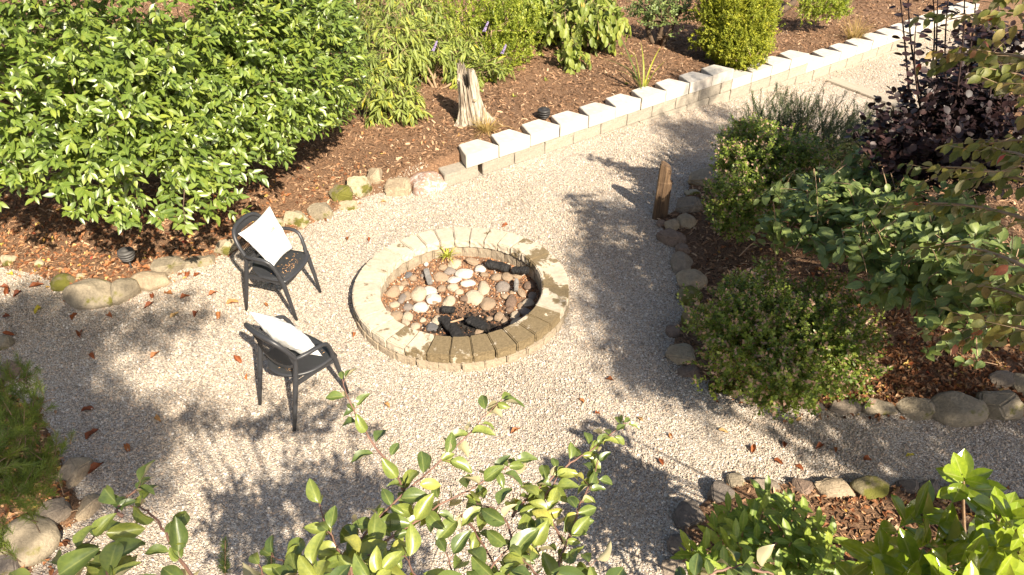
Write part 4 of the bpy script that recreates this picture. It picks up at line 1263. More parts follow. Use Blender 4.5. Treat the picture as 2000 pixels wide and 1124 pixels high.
ROCKS = [
 (833, 325, 66, 50, 'pink', 'rounded pink granite boulder beside the end of the block wall', 0),
 (775, 342, 58, 46, 'tan', 'angular tan rock left of the pink granite boulder', 0),
 (733, 345, 32, 36, 'tan', 'small pointed tan rock between the angular tan rock and the mossy cream one', 0),
 (703, 364, 52, 42, 'cream', 'cream lumpy rock with moss, third from the pink boulder', 20),
 (668, 378, 48, 40, 'moss', 'moss-covered low rock uphill of the mossy cream rocks', 0),
 (680, 400, 40, 32, 'cream', 'small pale cream rock at the gravel edge below the mossy patch', 0),
 (628, 412, 50, 36, 'buff', 'buff rock with one dark moss spot behind the far chair', 15),
 (580, 428, 54, 36, 'cream', 'pale rock just behind the arm of the far chair', 0),
 (540, 437, 36, 24, 'cream', 'low cream rock showing above the far chair arm', 0),
 (442, 482, 46, 32, 'cream', 'cream rock close behind the back of the far chair', 0),
 (388, 502, 78, 34, 'buff', 'long flat buff rock left of the far chair', 8),
 (328, 515, 66, 44, 'buff', 'flat buff slab with a green moss dot at its corner', 20),
 (288, 546, 72, 38, 'tan', 'smooth wedge-shaped rock below the grey path light', 10),
 (244, 567, 40, 50, 'buff', 'narrow upright rock between two smooth edging rocks near the path light', -25),
 (182, 573, 94, 50, 'buff', 'largest smooth olive-grey rock at the left gravel edge', -4),
 (124, 552, 40, 34, 'moss', 'dark mossy lump left of the largest smooth rock', 0),
 (78, 515, 18, 16, 'cream', 'tiny pale stone in the leaf litter at far left', 0),
 (158, 540, 16, 12, 'cream', 'tiny pale stone just above the largest smooth rock', 0),
 (16, 508, 34, 20, 'cream', 'pale mossy stone cut by the left picture edge in the litter', 0),
 # right bed, from the path down
 (1374, 346, 66, 50, 'tan', 'broad flat tan rock right of the wooden post', 10),
 (1352, 375, 34, 18, 'cream', 'small whitish stone below the broad flat tan rock', 0),
 (1345, 402, 52, 44, 'grey', 'squarish grey-brown rock right of the foot of the post', 0),
 (1340, 433, 32, 30, 'tan', 'round tan stone under the squarish grey rock', 0),
 (1312, 440, 28, 26, 'tan', 'small round tan stone just right of the post foot', 0),
 (1292, 436, 22, 16, 'brown', 'tiny brown stone at the foot of the post', 0),
 (1312, 466, 62, 34, 'brown', 'long slanting brown rock below the post', -35),
 (1333, 487, 30, 26, 'brown', 'small dark brown stone at the lower end of the slanting rock', 0),
 (1328, 516, 42, 44, 'grey', 'blocky grey rock above the smooth dome-shaped one', 0),
 (1350, 548, 52, 40, 'tan', 'smooth dome-shaped tan rock with a moss rim', 0),
 (1346, 578, 46, 36, 'moss', 'dark mossy rock touching the dome-shaped tan rock', 0),
 (1352, 624, 40, 56, 'moss', 'tall mossy grey rock halfway down the right edge', 10),
 (1315, 650, 34, 34, 'brown', 'small reddish-brown rock left of the tall mossy one', 0),
 (1330, 688, 72, 42, 'tan', 'broad flat-topped tan rock near the lower right edge', -5),
 (1345, 728, 60, 34, 'brown', 'low reddish rock below the broad flat-topped one', -10),
 (1466, 785, 66, 30, 'buff', 'flat buff rock right of the moss cushion', 5),
 (1590, 792, 50, 20, 'grey', 'low rock half hidden under the pink-tipped bush', 0),
 (1648, 792, 66, 30, 'grey', 'shaded long rock right of the pink-tipped bush', 0),
 (1716, 795, 74, 30, 'buff', 'long buff rock with a split, third from the right corner boulders', 0),
 (1788, 796, 78, 46, 'buff', 'triangular buff rock in the row above the gravel track', 0),
 (1868, 792, 100, 58, 'buff', 'large rounded grey-green boulder near the right picture edge', 0),
 (1948, 788, 86, 62, 'buff', 'big sun-dappled boulder nearest the right picture edge', 0),
 (1958, 742, 56, 36, 'grey', 'upper rock stacked behind the big dappled boulder', 0),
 (1992, 752, 40, 48, 'buff', 'rock cut off by the right picture edge', 0),
 # lower right bed
 (1435, 940, 44, 34, 'buff', 'pale rock in broken shade above the rhododendron', 20),
 (1408, 960, 54, 40, 'dark', 'dark rock left of the pale rock above the rhododendron', 20),
 (1345, 1005, 62, 52, 'dark', 'pointed dark grey rock left of the rhododendron', 10),
 (1328, 1062, 56, 46, 'dark', 'dark rock below the pointed grey one', 0),
 (1312, 1108, 44, 38, 'grey', 'lowest dark rock at the bottom picture edge', 0),
 (1500, 946, 60, 24, 'grey', 'flat stone right behind the rhododendron tips', 0),
 (1566, 948, 44, 34, 'brown', 'reddish stone left of the flat sandstone in the lower right row', -30),
 (1626, 952, 78, 42, 'tan', 'flat-topped sandstone in the lower right row', 0),
 (1700, 952, 66, 40, 'moss', 'round rock with bright moss in the lower right row', 0),
 (1772, 950, 48, 40, 'dark', 'dark mossy stone right of the bright moss rock', 0),
 (1812, 955, 46, 34, 'dark', 'dark stone behind the magnolia stem', 0),
 (1880, 962, 60, 40, 'dark', 'shaded stone between magnolia leaf whorls', 0),
 # left bed
 (10, 670, 34, 30, 'buff', 'buff rock at the left picture edge above the pine', 0),
 (22, 735, 44, 60, 'brown', 'shaded brown rock between the left edge and the pine', 0),
 (146, 925, 54, 76, 'tan', 'flat upright reddish-tan slab right of the pine', -10),
 (172, 990, 52, 60, 'tan', 'flat tan slab below the reddish one', -30),
 (104, 1000, 58, 68, 'grey', 'sharp-edged grey-brown rock between pine and slabs', -25),
 (55, 1052, 96, 78, 'buff', 'large smooth buff rock under the pine', 0),
 (16, 1100, 56, 50, 'dark', 'dark grey ridged rock at the lower left corner', 0),
 (228, 1080, 44, 40, 'tan', 'tan rock under the lower left apple leaves', 20),
]
for (px, py, w, h, mt, lb, tl) in ROCKS:
    rock(px, py, w, h, mt, lb, tl, hk=0.35 if 'flat' in lb or 'slab' in lb else 0.5, smooth=('smooth' in lb or 'round' in lb or 'dome' in lb))

# moss cushion
p = on_ground(1418, 765)
t = empty('moss_cushion', p, 'bright yellow-green moss cushion at the corner of the right bed', 'moss')
M['mossm'] = leaf_mat('moss_frond', [(0, (0.06, 0.06, 0.008)), (0.5, (0.15, 0.15, 0.012)), (1, (0.32, 0.29, 0.02))], 0.8, .2)
L = Leaves(); grow(L, None, [(p[0], p[1], p[2], .16, .12, .10)], 260, .05, 12, .022, up=.6, zmin=p[2], spread=.8)
L.build(DIAMOND, M['mossm'], t, p, mass='fronds', indiv=0)

# ------------------------------------------------------------------ big laurel
base = np.array([-4.9, 8.2, 0.1])
lau = empty('laurel_tree', base, 'huge dense glossy green laurel filling the upper left corner', 'laurel')
blobs = [(-4.85, 8.05, 1.45, 2.95, 3.35, 2.55), (-3.4, 6.75, 1.5, 0.95, 1.3, 0.7), (-2.6, 8.1, 1.4, 0.95, 1.4, 1.0), (-4.6, 6.35, 1.7, 1.5, 1.2, 0.8)]
L = Leaves(); T = Tubes()
trunks(T, base, blobs, .07, sub=9)
def hem(p): return p[2] > min(1.9, max(.70, .76 + .27 * (-1.8 - p[0]))) + .14 * noise.noise(Vector((p[0] * 1.7, p[1] * 1.7, 0.3)))
def camside(p):
    c = np.array([-4.8, 8.0, 1.3]); v = p - c; cc = _C - c
    return (v @ cc) / np.linalg.norm(cc) > -1.7 and hem(p)
grow(L, T, blobs, 7200, .21, 8, .110, up=.35, droop=.30, spread=.95, shell=(.86, 1.02), zmin=.5, rad=.003, stems=.2, face_up=.45, keep=camside, noise_amp=.07)
grow(L, None, [(-4.8, 8.0, 1.35, 2.75, 3.1, 1.95)], 1400, .30, 8, .125, up=.2, droop=.3, shell=(.85, .98), zmin=.5, keep=camside)
L.build(KIT_LAUREL, M['laurel'], lau, base, indiv=300)
# the stray hanging sprig
for q in range(1):
    p0 = at_d(358, 405, 6.3); p1 = at_d(362, 440, 6.3)
    T.add([p0 + [0, .1, .1], p0, p1], [.005, .004, .002], 4)
    L2 = Leaves()
    for dx, dz in ((-.9, -.3), (.9, -.2), (-.3, -1), (.5, -.9)):
        L2.add(p1, np.array([dx, -.2, dz]), np.array([0, -.8, .6]), .10, .6)
    for k in range(5):
        L2.add(p0 + (p1 - p0) * k / 5, np.array([(-1) ** k * .9, -.2, -.5]), np.array([0, -.6, .7]), .09, .4)
    L2.build(KIT_LAUREL, M['laurel'], lau, base, part='sprig_leaf', mass='sprig', indiv=20)
T.build('branches', M['bark'], lau, base)

# ------------------------------------------------------------------ shrubs behind
def gp(px, py): return on_ground(px, py)
def B(px, py, d, rx, ry, rz): return tuple(at_d(px, py, d)) + (rx, ry, rz)
plant('butterfly_bush', 'pale green narrow-leaved bush with purple flower spikes behind the stump', 'butterfly bush', gp(850, 175),
      [B(860, 90, 11.3, .85, .7, .55), B(770, 70, 11.0, .7, .7, .6), B(930, 130, 11.0, .6, .5, .4), B(780, 20, 12.0, 1.0, .8, .7)], KIT_LANCE, M['bud'], r0=.02,
      ntwig=520, tl=.35, nleaf=12, ls=.16, up=.2, droop=.55, spread=.8, tipr=.05, stems=.5, shell=(.5, 1), zmin=.35)
plant('butterfly_bush', 'lower clump of narrow yellow-green leaves left of the stump', 'butterfly bush', gp(765, 235),
      [B(770, 190, 9.9, .52, .42, .38), B(735, 140, 10.1, .35, .4, .4)], KIT_LANCE, M['bud'], r0=.012,
      ntwig=200, tl=.28, nleaf=11, ls=.15, up=.3, droop=.6, tipr=.12, stems=.4, shell=(.5, 1), zmin=.3)
bb = bpy.data.objects['butterfly_bush']
fl = bmesh.new()
for (px, py, d_) in ((945, 52, 10.7), (845, 90, 10.6), (980, 96, 10.6)):
    c = at_d(px, py, d_) - np.array(bb.location)
    for k in range(60):
        t_ = RNG.random(); a = RNG.uniform(0, 6.28)
        q = c + np.array([t_ * .06, 0, -.07 + t_ * .13]) + np.array([math.cos(a), math.sin(a), 0]) * .018 * (1 - t_ * .7)
        m4 = Matrix.Translation(Vector(q)) @ Matrix.Diagonal((.009, .009, .009, 1))
        bmesh.ops.create_icosphere(fl, subdivisions=1, radius=1.0, matrix=m4)
o = obj_bm('flower_spikes', fl, M['purple'], bb); o['kind'] = 'stuff'
plant('spirea_bush', 'lime green small-leaved shrub right behind the butterfly bush', 'shrub', gp(930, 110),
      [B(960, 60, 12.0, 1.0, .7, .6), B(900, 10, 12.8, 1.1, .8, .7), B(985, 110, 11.6, .5, .5, .35), B(1000, 20, 12.6, .6, .6, .5), B(960, 140, 11.2, .38, .35, .25)],
      DIAMOND, M['lime'], r0=.02, indiv=0, ntwig=1300, tl=.22, nleaf=20, ls=.046, up=.5, tipr=.05, shell=(.6, 1), zmin=.27, stems=.1)
plant('viburnum_bush', 'viburnum with drooping pale green leaves over the mulch at top centre', 'viburnum', gp(1110, 60),
      [B(1125, 40, 12.2, .75, .5, .55), B(1120, 95, 11.6, .33, .35, .30), B(1180, 30, 12.2, .45, .4, .35), B(1060, 10, 12.8, .8, .6, .5), B(1150, 5, 12.6, .6, .5, .4)], KIT_OVATE, M['vibl'], r0=.02,
      ntwig=330, tl=.35, nleaf=9, ls=.155, up=.0, droop=.9, spread=.7, tipr=.04, shell=(.55, 1), zmin=.45, pairs=True, stems=.5)
plant('dark_bush', 'shaded dark green bush between the lime shrub and the drooping viburnum', 'shrub', gp(1035, 70),
      [B(1040, 20, 13.3, .8, .7, .6)], KIT_LAUREL, M['vibd'], ntwig=220, tl=.25, nleaf=9, ls=.10, up=.3, shell=(.5, 1), indiv=120)
plant('young_tree', 'small young tree with a pale bent trunk standing in the mulch', 'sapling', gp(1285, 95),
      [B(1295, 35, 12.9, .42, .35, .5), B(1270, 10, 13.2, .5, .4, .4), B(1330, 15, 13.2, .45, .4, .4), B(1300, 70, 12.7, .22, .2, .18)], KIT_OVATE, M['vibd'], r0=.05,
      ntwig=200, tl=.22, nleaf=10, ls=.065, up=.4, shell=(.3, 1), zmin=.55, indiv=0, twigmat='bark', sub=6)
plant('golden_conifer', 'round golden-green conifer standing behind the wall', 'conifer', gp(1438, 112),
      [B(1440, 55, 12.6, .62, .55, .62), B(1440, 5, 13.0, .66, .55, .55), B(1445, 85, 12.3, .42, .36, .34)], DIAMOND, M['thuja'], indiv=0,
      ntwig=5200, tl=.13, nleaf=24, ls=.030, up=.5, jitter=.5, spread=1.0, shell=(.75, 1.03), zmin=.10, stems=.03, noise_amp=.22)
plant('low_shrub', 'small yellow-green shrub at the top edge right of the golden conifer', 'shrub', gp(1600, 22),
      [B(1605, 8, 15.2, .55, .4, .3)], DIAMOND, M['lime'], indiv=0, ntwig=260, tl=.18, nleaf=18, ls=.045, shell=(.5, 1))
plant('low_shrub', 'thin wispy grey-green shrub beside the small yellow-green one', 'shrub', gp(1645, 20),
      [B(1648, 10, 15.4, .2, .2, .3)], DIAMOND, M['bud'], indiv=0, ntwig=60, tl=.2, nleaf=16, ls=.04, shell=(.3, 1))
# fallen grey limb behind the conifer
T = Tubes(); a, b = gp(1545, 25), gp(1500, 48)
T.add([a + [.2, .5, .25], a + [0, 0, .18], (a + b) / 2 + [0, 0, .14], b + [0, 0, .06]], [.05, .06, .07, .05], 8)
t = empty('dead_limb', b, 'bare grey-brown limb low over the mulch right of the golden conifer', 'branch'); T.build('limb', M['bark'], t, b)

def blades(name, label, cat, px, py, n_, length, width, mat, spread=.6, droop=.7, group=None, upright=1.0, indiv=300, tint=(0, .85), h0=0.0, R0=.05):
    p = on_ground(px, py, h0)
    t = empty(name, p, label, cat, group)
    prof = lambda q: max(.05, 1 - q ** 2.5)
    kit = []
    for i in range(5):
        V = []; m_ = 8
        dr = droop * (0.3 + .35 * i)
        for k in range(m_ + 1):
            q = k / m_; hw = width / length * prof(q) / 2
            y_ = math.sin(min(1.5, dr * 1.2) * q) / max(.3, dr * 1.2) if dr > .05 else q
            z_ = -dr * q * q * .55
            V += [(-hw, q * (1 - .25 * dr * q), z_ + hw * .5), (0, q * (1 - .25 * dr * q), z_), (hw, q * (1 - .25 * dr * q), z_ + hw * .5)]
        F = []
        for k in range(m_):
            for j in (0, 1): F.append((k * 3 + j, k * 3 + j + 1, k * 3 + j + 4, k * 3 + j + 3))
        kit.append((np.array(V), np.array(F)))
    L = Leaves()
    a = RNG.uniform(0, 6.28, n_)
    o_ = np.stack([np.cos(a), np.sin(a), np.zeros(n_)], 1)
    sp = RNG.uniform(.1, spread, n_)[:, None]
    d_ = o_ * sp + np.array([0, 0, upright])
    nn = -o_ + np.array([0, 0, .4])
    nn = np.array([0, 0, 1.0]) * .3 - o_ * 1.0
    pp = p + o_ * RNG.uniform(0, R0, n_)[:, None]
    # normal faces upward/inward so that blades arch outwards
    L.add(pp, d_, -nn * -1.0, RNG.uniform(.6, 1.1, n_) * length, RNG.uniform(*tint, n_))
    L.build(kit, mat, t, p, part='blade', mass='blades', indiv=indiv)
    return t
blades('iris_clump', 'green strap-leaved iris clump behind the middle of the wall', 'iris', 1256, 180, 12, .85, .032, M['grassg'], .55, .7)
blades('iris_clump', 'small iris with yellowing tips at the foot of the golden conifer', 'iris', 1410, 133, 8, .62, .028, M['grassg'], .7, .9)
blades('grass_tuft', 'dry yellow grass tuft at the foot of the stump by the wall', 'grass tuft', 950, 258, 130, .30, .007, M['grassy'], .9, 1.0, indiv=0, R0=.10)
blades('grass_tuft', 'dry orange-brown grass tuft behind the far part of the wall', 'grass tuft', 1668, 80, 120, .50, .009, M['grassy'], .6, .7, indiv=0, tint=(0, .4), R0=.12)
blades('grass_tuft', 'bright yellow-green tuft growing inside the fire pit rim', 'grass tuft', 874, 505, 34, .15, .014, M['lime'], 1.3, .9, indiv=40, tint=(.5, 1), h0=0.02, R0=.03)
# seedlings in the mulch
M['seedling'] = M['lime']
for (px, py, lb) in ((893, 240, 'tiny green seedling left of the dry grass tuft'), (1232, 112, 'tiny seedling in open mulch left of the young tree'), (1213, 107, 'seedling nearest the drooping viburnum in open mulch'),
                     (1222, 165, 'tiny green seedling left of the iris clump'), (1065, 158, 'small seedling in the shadow edge under the viburnum'), (1003, 190, 'lone seedling in mulch right of the stump')):
    blades('seedling', lb, 'seedling', px, py, 7, .06, .02, M['lime'], 1.6, .6, group='seedlings in the mulch', indiv=0, tint=(.3, .9), R0=.01)

# ------------------------------------------------------------------ right bed plants
ab = dict(kit=DIAMOND[1:], mat=M['abelia'], indiv=0, r0=.008, twigmat='twig')
plant('abelia_bush', 'large pink-tipped small-leaved bush in the middle of the right bed', 'abelia', gp(1530, 700),
      [B(1530, 655, 5.75, .55, .50, .42), B(1440, 640, 5.9, .36, .34, .34), B(1610, 680, 5.7, .42, .4, .36), B(1540, 745, 5.35, .32, .22, .24), B(1480, 590, 6.1, .45, .36, .30), B(1620, 610, 6.1, .40, .36, .25)],
      ntwig=3300, tl=.13, nleaf=14, ls=.034, up=.7, noise_amp=.32, spread=1.1, tipr=.40, shell=(.5, 1.05), stems=.08, rad=.0015, jitter=.35, zmin=.02, **ab)
plant('abelia_bush', 'smaller pink-tipped bush beside the flat tan rock near the post', 'abelia', gp(1430, 400),
      [B(1440, 395, 7.2, .32, .34, .34), B(1490, 335, 7.6, .46, .38, .38), B(1465, 290, 7.9, .34, .28, .34), B(1550, 330, 7.7, .45, .4, .4), B(1430, 300, 7.8, .15, .15, .2)],
      ntwig=2800, tl=.10, nleaf=13, ls=.038, up=.5, spread=1.2, tipr=.35, shell=(.5, 1.05), stems=.08, rad=.0015, zmin=.05, **ab)
yewb = gp(1560, 300)
yw = empty('yew_bush', yewb, 'dark feathery yew with upright sprays beside the upper path', 'yew')
L = Leaves(); T = Tubes()
yb_ = [B(1530, 260, 8.5, .55, .5, .5), B(1600, 270, 8.6, .6, .5, .5), B(1680, 270, 8.8, .45, .4, .4), B(1480, 260, 8.4, .4, .35, .35)]
trunks(T, yewb, yb_, .02)
grow(L, T, yb_, 1300, .22, 46, .038, up=.8, spread=1.25, pairs=True, shell=(.4, 1.05), stems=.35, jitter=.3, zmin=.0, rad=.002)
# long sprays standing out of the top
for (px0, py0, px1, py1) in ((1545, 240, 1515, 170), (1530, 240, 1535, 168), (1560, 240, 1555, 175), (1500, 240, 1470, 190), (1580, 240, 1590, 168), (1640, 240, 1695, 200), (1600, 240, 1640, 188), (1480, 250, 1455, 200), (1570, 240, 1612, 160), (1700, 250, 1745, 210), (1620, 250, 1675, 178)):
    a = at_d(px0, py0 + 15, 8.6); b = at_d(px1, py1, 8.5)
    pts = bez(a, b, (RNG.normal(0, .05), 0, -.05), 9)
    T.add(pts, np.linspace(.004, .002, 9), 4)
    pts = np.array(pts); td = unit(b - a); s1 = unit(np.cross(td, [0, -1, .2]))
    for k in range(64):
        u = k / 64 * .92 + .08; q = pts[0] * (1 - u) ** 2 + 2 * ((pts[0] + pts[-1]) / 2 + 0) * u * (1 - u) + pts[-1] * u * u
        i0 = min(7, int(u * 8)); q = pts[i0] * (1 - (u * 8 - i0)) + pts[i0 + 1] * (u * 8 - i0)
        L.add(q, td * .6 + s1 * (1 if k % 2 else -1) + RNG.normal(0, .2, 3), np.array([0, -.7, .7]), RNG.uniform(.024, .036), RNG.uniform(.2, .7))
L.build(KIT_NEEDLE, M['yew'], yw, yewb, indiv=0, mass='needles', wide=2.2, smooth=False)
T.build('branches', M['twig_dark'], yw, yewb)

plant('viburnum_bush', 'broad spreading viburnum with large matte green leaves across the right bed', 'viburnum', gp(1700, 520),
      [B(1540, 430, 6.15, .42, .32, .16), B(1620, 380, 6.4, .55, .42, .20), B(1720, 400, 6.2, .60, .45, .20), B(1800, 470, 5.7, .60, .42, .20), B(1900, 500, 5.4, .5, .4, .22),
       B(1860, 400, 6.0, .55, .4, .2), B(1640, 470, 6.0, .40, .3, .14), B(1780, 545, 5.5, .42, .32, .18), B(1860, 600, 5.2, .32, .26, .15), B(1690, 340, 6.7, .5, .4, .2), B(1975, 560, 5.0, .35, .3, .25)],
      KIT_OVATE, M['vibd'], r0=.013, ntwig=560, tl=.20, nleaf=7, ls=.118, up=.3, droop=.35, spread=.95, pairs=True, shell=(.2, 1.0), stems=.8, face_up=.8, jitter=.5)
plant('viburnum_sprout', 'low leafy viburnum sprout above the corner boulders', 'viburnum', gp(1890, 690),
      [B(1885, 665, 5.35, .24, .18, .06)], KIT_OVATE, M['vibd'], r0=.005, ntwig=12, tl=.14, nleaf=6, ls=.085, up=.4, droop=.3, shell=(.2, 1), stems=1.0)
# smoke bush with upright stems
sbase = gp(1830, 330)
sm = empty('smoke_bush', sbase, 'tall dark purple smoke bush with round leaves on upright stems', 'smoke bush')
L = Leaves(); T = Tubes()
stems = [(1775, -60, 1790, 150), (1835, -60, 1830, 185), (1885, -60, 1870, 200), (1752, -60, 1775, 175), (1815, -60, 1812, 185), (1860, -60, 1850, 200), (1910, -40, 1880, 200), (1955, -40, 1930, 220), (1790, 40, 1800, 220), (1885, 20, 1860, 230)]
for (px1, py1, px0, py0) in stems:
    a = at_d(px0, py0, 6.6); b = at_d(px1, py1, 6.1)
    pts = np.array(bez(a, b, (RNG.normal(0, .04), 0, 0), 12)); T.add(list(pts), np.linspace(.009, .003, 12), 5)
    T.add([sbase, a], [.014, .009], 5)
    ln = np.linalg.norm(b - a); nn = int(ln / .031)
    for k in range(nn):
        u = k / nn * 11; i0 = min(10, int(u)); q = pts[i0] + (pts[i0 + 1] - pts[i0]) * (u - i0)
        az = k * 2.4; hd = np.array([math.cos(az), math.sin(az), .15 + RNG.normal(0, .2)])
        q2 = q + hd * .03
        L.add(q2, hd, np.array([0, 0, 1.]) + RNG.normal(0, .25, 3), RNG.uniform(.045, .075), RNG.uniform(.1, .8))
grow(L, T, [B(1830, 240, 6.6, .6, .4, .40), B(1930, 190, 6.8, .5, .4, .4), B(1790, 290, 6.5, .40, .3, .28), B(1930, 290, 6.4, .55, .4, .40), B(1930, 110, 7.0, .35, .3, .4)], 700, .25, 9, .062, up=.8, spread=1.1, shell=(.2, 1), stems=.5, face_up=.85)
grow(L, None, [B(1750, 300, 6.25, .26, .14, .14), B(1825, 275, 6.2, .16, .1, .08)], 22, .12, 7, .066, up=.8, spread=1.2, shell=(.3, 1), face_up=.9, tshift=.9)
L.build(KIT_ROUND, M['smoke'], sm, sbase, indiv=300)
T.build('branches', M['twig_dark'], sm, sbase)
# dogwood overhanging from the right
dbase = np.array([4.6, 3.6, 0.1])
dg = empty('dogwood_tree', dbase, 'dogwood with reddening drooping leaves reaching in from the right', 'dogwood')
L = Leaves(); T = Tubes()
T.add(bez(dbase, (4.3, 4.3, 2.2), (.1, .1, 0), 6), np.linspace(.08, .05, 6), 8)
dpaths = [(2100, 60, 4.6, 1850, 40, 5.2), (2100, 150, 4.5, 1840, 110, 5.2), (2080, 260, 4.5, 1860, 90, 5.1), (2100, 300, 4.4, 1905, 290, 5.0), (2060, 380, 4.4, 1800, 330, 5.3), (2060, 450, 4.3, 1760, 400, 5.2),
          (2080, 250, 4.3, 1960, 140, 4.7), (2060, 560, 4.0, 1830, 480, 4.7), (2080, 640, 3.9, 1890, 560, 4.4), (2080, 680, 3.8, 1900, 640, 4.3), (2050, 350, 4.2, 1920, 300, 4.6), (2080, 20, 4.7, 1930, -20, 5.0)]
for (x0_, y0_, d0, x1_, y1_, d1) in dpaths:
    a = at_d(x0_, y0_, d0); b = at_d(x1_, y1_, d1)
    pts = np.array(bez(a, b, (0, 0, .12), 10)); T.add(list(pts), np.linspace(.012, .003, 10), 5)
    T.add([np.array([4.3, 4.3, 2.2]) if y0_ < 500 else np.array([4.5, 3.8, 1.0]), a], [.03, .012], 5)
    for k in range(2, 15):
        u = k / 15 * 9; i0 = min(8, int(u)); q = pts[i0] + (pts[i0 + 1] - pts[i0]) * (u - i0)
        td = unit(b - a); s = unit(np.cross(td, [0, 0, 1.])) * (1 if k % 2 else -1)
        ln = RNG.uniform(.06, .26); e = q + (s * RNG.uniform(.3, 1.0) + td * RNG.uniform(.2, .9) + np.array([0, 0, RNG.uniform(-.6, .25)])) * ln
        T.add([q, e], [.003, .0015], 3)
        m_ = 4 if ln > .15 else 3
        tint = np.clip(RNG.normal(.42, .20), .05, .85)
        for z_ in range(m_):
            for sg in (-1, 1):
                pp = q + (e - q) * (z_ + 1) / m_
                if RNG.random() < .22: continue
                ld = (e - q) / ln * .6 + np.cross((e - q) / ln, [0, 0, 1.]) * sg * .7 + np.array([0, 0, -.65]) + RNG.normal(0, .3, 3)
                L.add(pp, ld, np.array([0, -.45, .8]) + RNG.normal(0, .55, 3), RNG.uniform(.05, .088), (1.0 if RNG.random() < .02 else np.clip(tint + RNG.normal(0, .12), 0, .9)))
L.build(KIT_OVATE, M['dog'], dg, dbase, indiv=300)
T.build('branches', M['twig_tan'], dg, dbase)

# ------------------------------------------------------------------ left pine
pb = on_ground(-60, 900)
pn = empty('dwarf_pine', pb, 'dwarf pine with soft green needle tufts at the left edge', 'pine')
L = Leaves(); T = Tubes()
blobs = [B(30, 800, 5.05, .26, .22, .14), B(5, 745, 5.2, .22, .2, .14), B(40, 880, 4.8, .26, .2, .12), B(5, 960, 4.6, .26, .2, .14), B(45, 940, 4.7, .20, .15, .10), B(70, 905, 4.8, .16, .12, .08), B(-20, 1040, 4.4, .12, .12, .10), B(-80, 860, 4.7, .4, .35, .25)]
trunks(T, pb, blobs, .016)
grow(L, T, blobs, 520, .09, 60, .042, up=.9, spread=.85, shell=(.3, 1.0), stems=.5, jitter=.45, rad=.003, face_up=.5)
L.build(KIT_NEEDLE, M['pine'], pn, pb, indiv=0, mass='needles', smooth=False)
T.build('branches', M['twig_tan'], pn, pb)
for (px, py, d_, lb) in ((440, 1085, 4.35, 'small dark pine seedling left of the apple twigs at the bottom edge'), (530, 1095, 4.3, 'small dark pine seedling half covered by apple leaves at the bottom')):
    p = on_ground(px, py + 40)
    t = empty('pine_seedling', p, lb, 'pine seedling')
    L = Leaves(); T = Tubes(); tip = at_d(px, py - 30, d_)
    T.add([p, tip], [.006, .003], 5)
    for k in range(420):
        u = RNG.uniform(.1, 1); a = RNG.uniform(0, 6.28)
        L.add(p + (tip - p) * u, np.array([math.cos(a), math.sin(a), .7 + .8 * u]) + RNG.normal(0, .25, 3), np.array([0, 0, 1.]), RNG.uniform(.03, .055) * (1.15 - .5 * u), RNG.uniform(.0, .5))
    L.build(KIT_NEEDLE, M['pine'], t, p, indiv=0, mass='needles', smooth=False); T.build('stem', M['twig_tan'], t, p)

# ------------------------------------------------------------------ rhododendron and magnolia
def whorl(L, T, c, dirv, n_, l, spread, tint=.5, face=.5, sd=.12):
    dirv = unit(np.array(dirv, float)); s1 = unit(np.cross(dirv, [.1, 1, .05])); s2 = np.cross(dirv, s1)
    for k in range(n_):
        a = k * 2.4 + RNG.uniform(-.2, .2); sp = spread * RNG.uniform(.75, 1.25) * (0.45 + .6 * k / n_)
        od = s1 * math.cos(a) + s2 * math.sin(a)
        ld = dirv * math.cos(sp) + od * math.sin(sp)
        L.add(np.array(c) - dirv * .012 * k * l / .1, ld, dirv * math.sin(sp) - od * math.cos(sp) * .6 + np.array([0, 0, .3]), l * RNG.uniform(.75, 1.1), np.clip(tint + RNG.normal(0, sd), 0, 1))
rb = on_ground(1510, 1150)
rh = empty('rhododendron', rb, 'rhododendron with rosettes of narrow light green leaves at the lower right', 'rhododendron')
L = Leaves(); T = Tubes()
rr_ = [(1500, 965), (1550, 985), (1425, 1000), (1600, 1030), (1470, 1020), (1530, 1030), (1580, 1060), (1440, 1060), (1500, 1080), (1400, 1040), (1620, 1075), (1560, 1100), (1610, 1120), (1640, 1100), (1380, 1080), (1460, 1110), (1520, 1120), (1415, 1115),
       (1575, 1010), (1450, 1040), (1490, 1000), (1545, 1060), (1595, 1090), (1480, 1060), (1630, 1050), (1395, 1100), (1530, 1150), (1590, 1150), (1440, 1150), (1640, 1160), (1490, 1150), (1380, 1140)]
for (px, py) in rr_:
    d_ = 4.35 - (py - 960) * .0022 + RNG.normal(0, .06)
    c = at_d(px, py, d_)
    T.add(bez(rb + RNG.normal(0, .08, 3) * [1, 1, 0], c, (RNG.normal(0, .05), RNG.normal(0, .05), -.1), 6), np.linspace(.010, .005, 6), 5)
    whorl(L, T, c, (RNG.normal(0, .2), RNG.normal(-.35, .2), 1), 13, .135, 1.45, tint=RNG.uniform(.35, .75))
    for _ in range(1):
        c2 = c + np.array([RNG.normal(0, .10), RNG.normal(0, .10), -RNG.uniform(.08, .25)])
        whorl(L, T, c2, (RNG.normal(0, .4), RNG.normal(-.1, .4), 1), 9, .09, 1.3, tint=RNG.uniform(.2, .5))
L.build(KIT_RHODO, M['rhodo'], rh, rb, indiv=300)
T.build('branches', M['twig_tan'], rh, rb)
mb = on_ground(1905, 1200)
mg = empty('magnolia_sapling', mb, 'young magnolia with big glossy leaves in the lower right corner', 'magnolia')
L = Leaves(); T = Tubes()
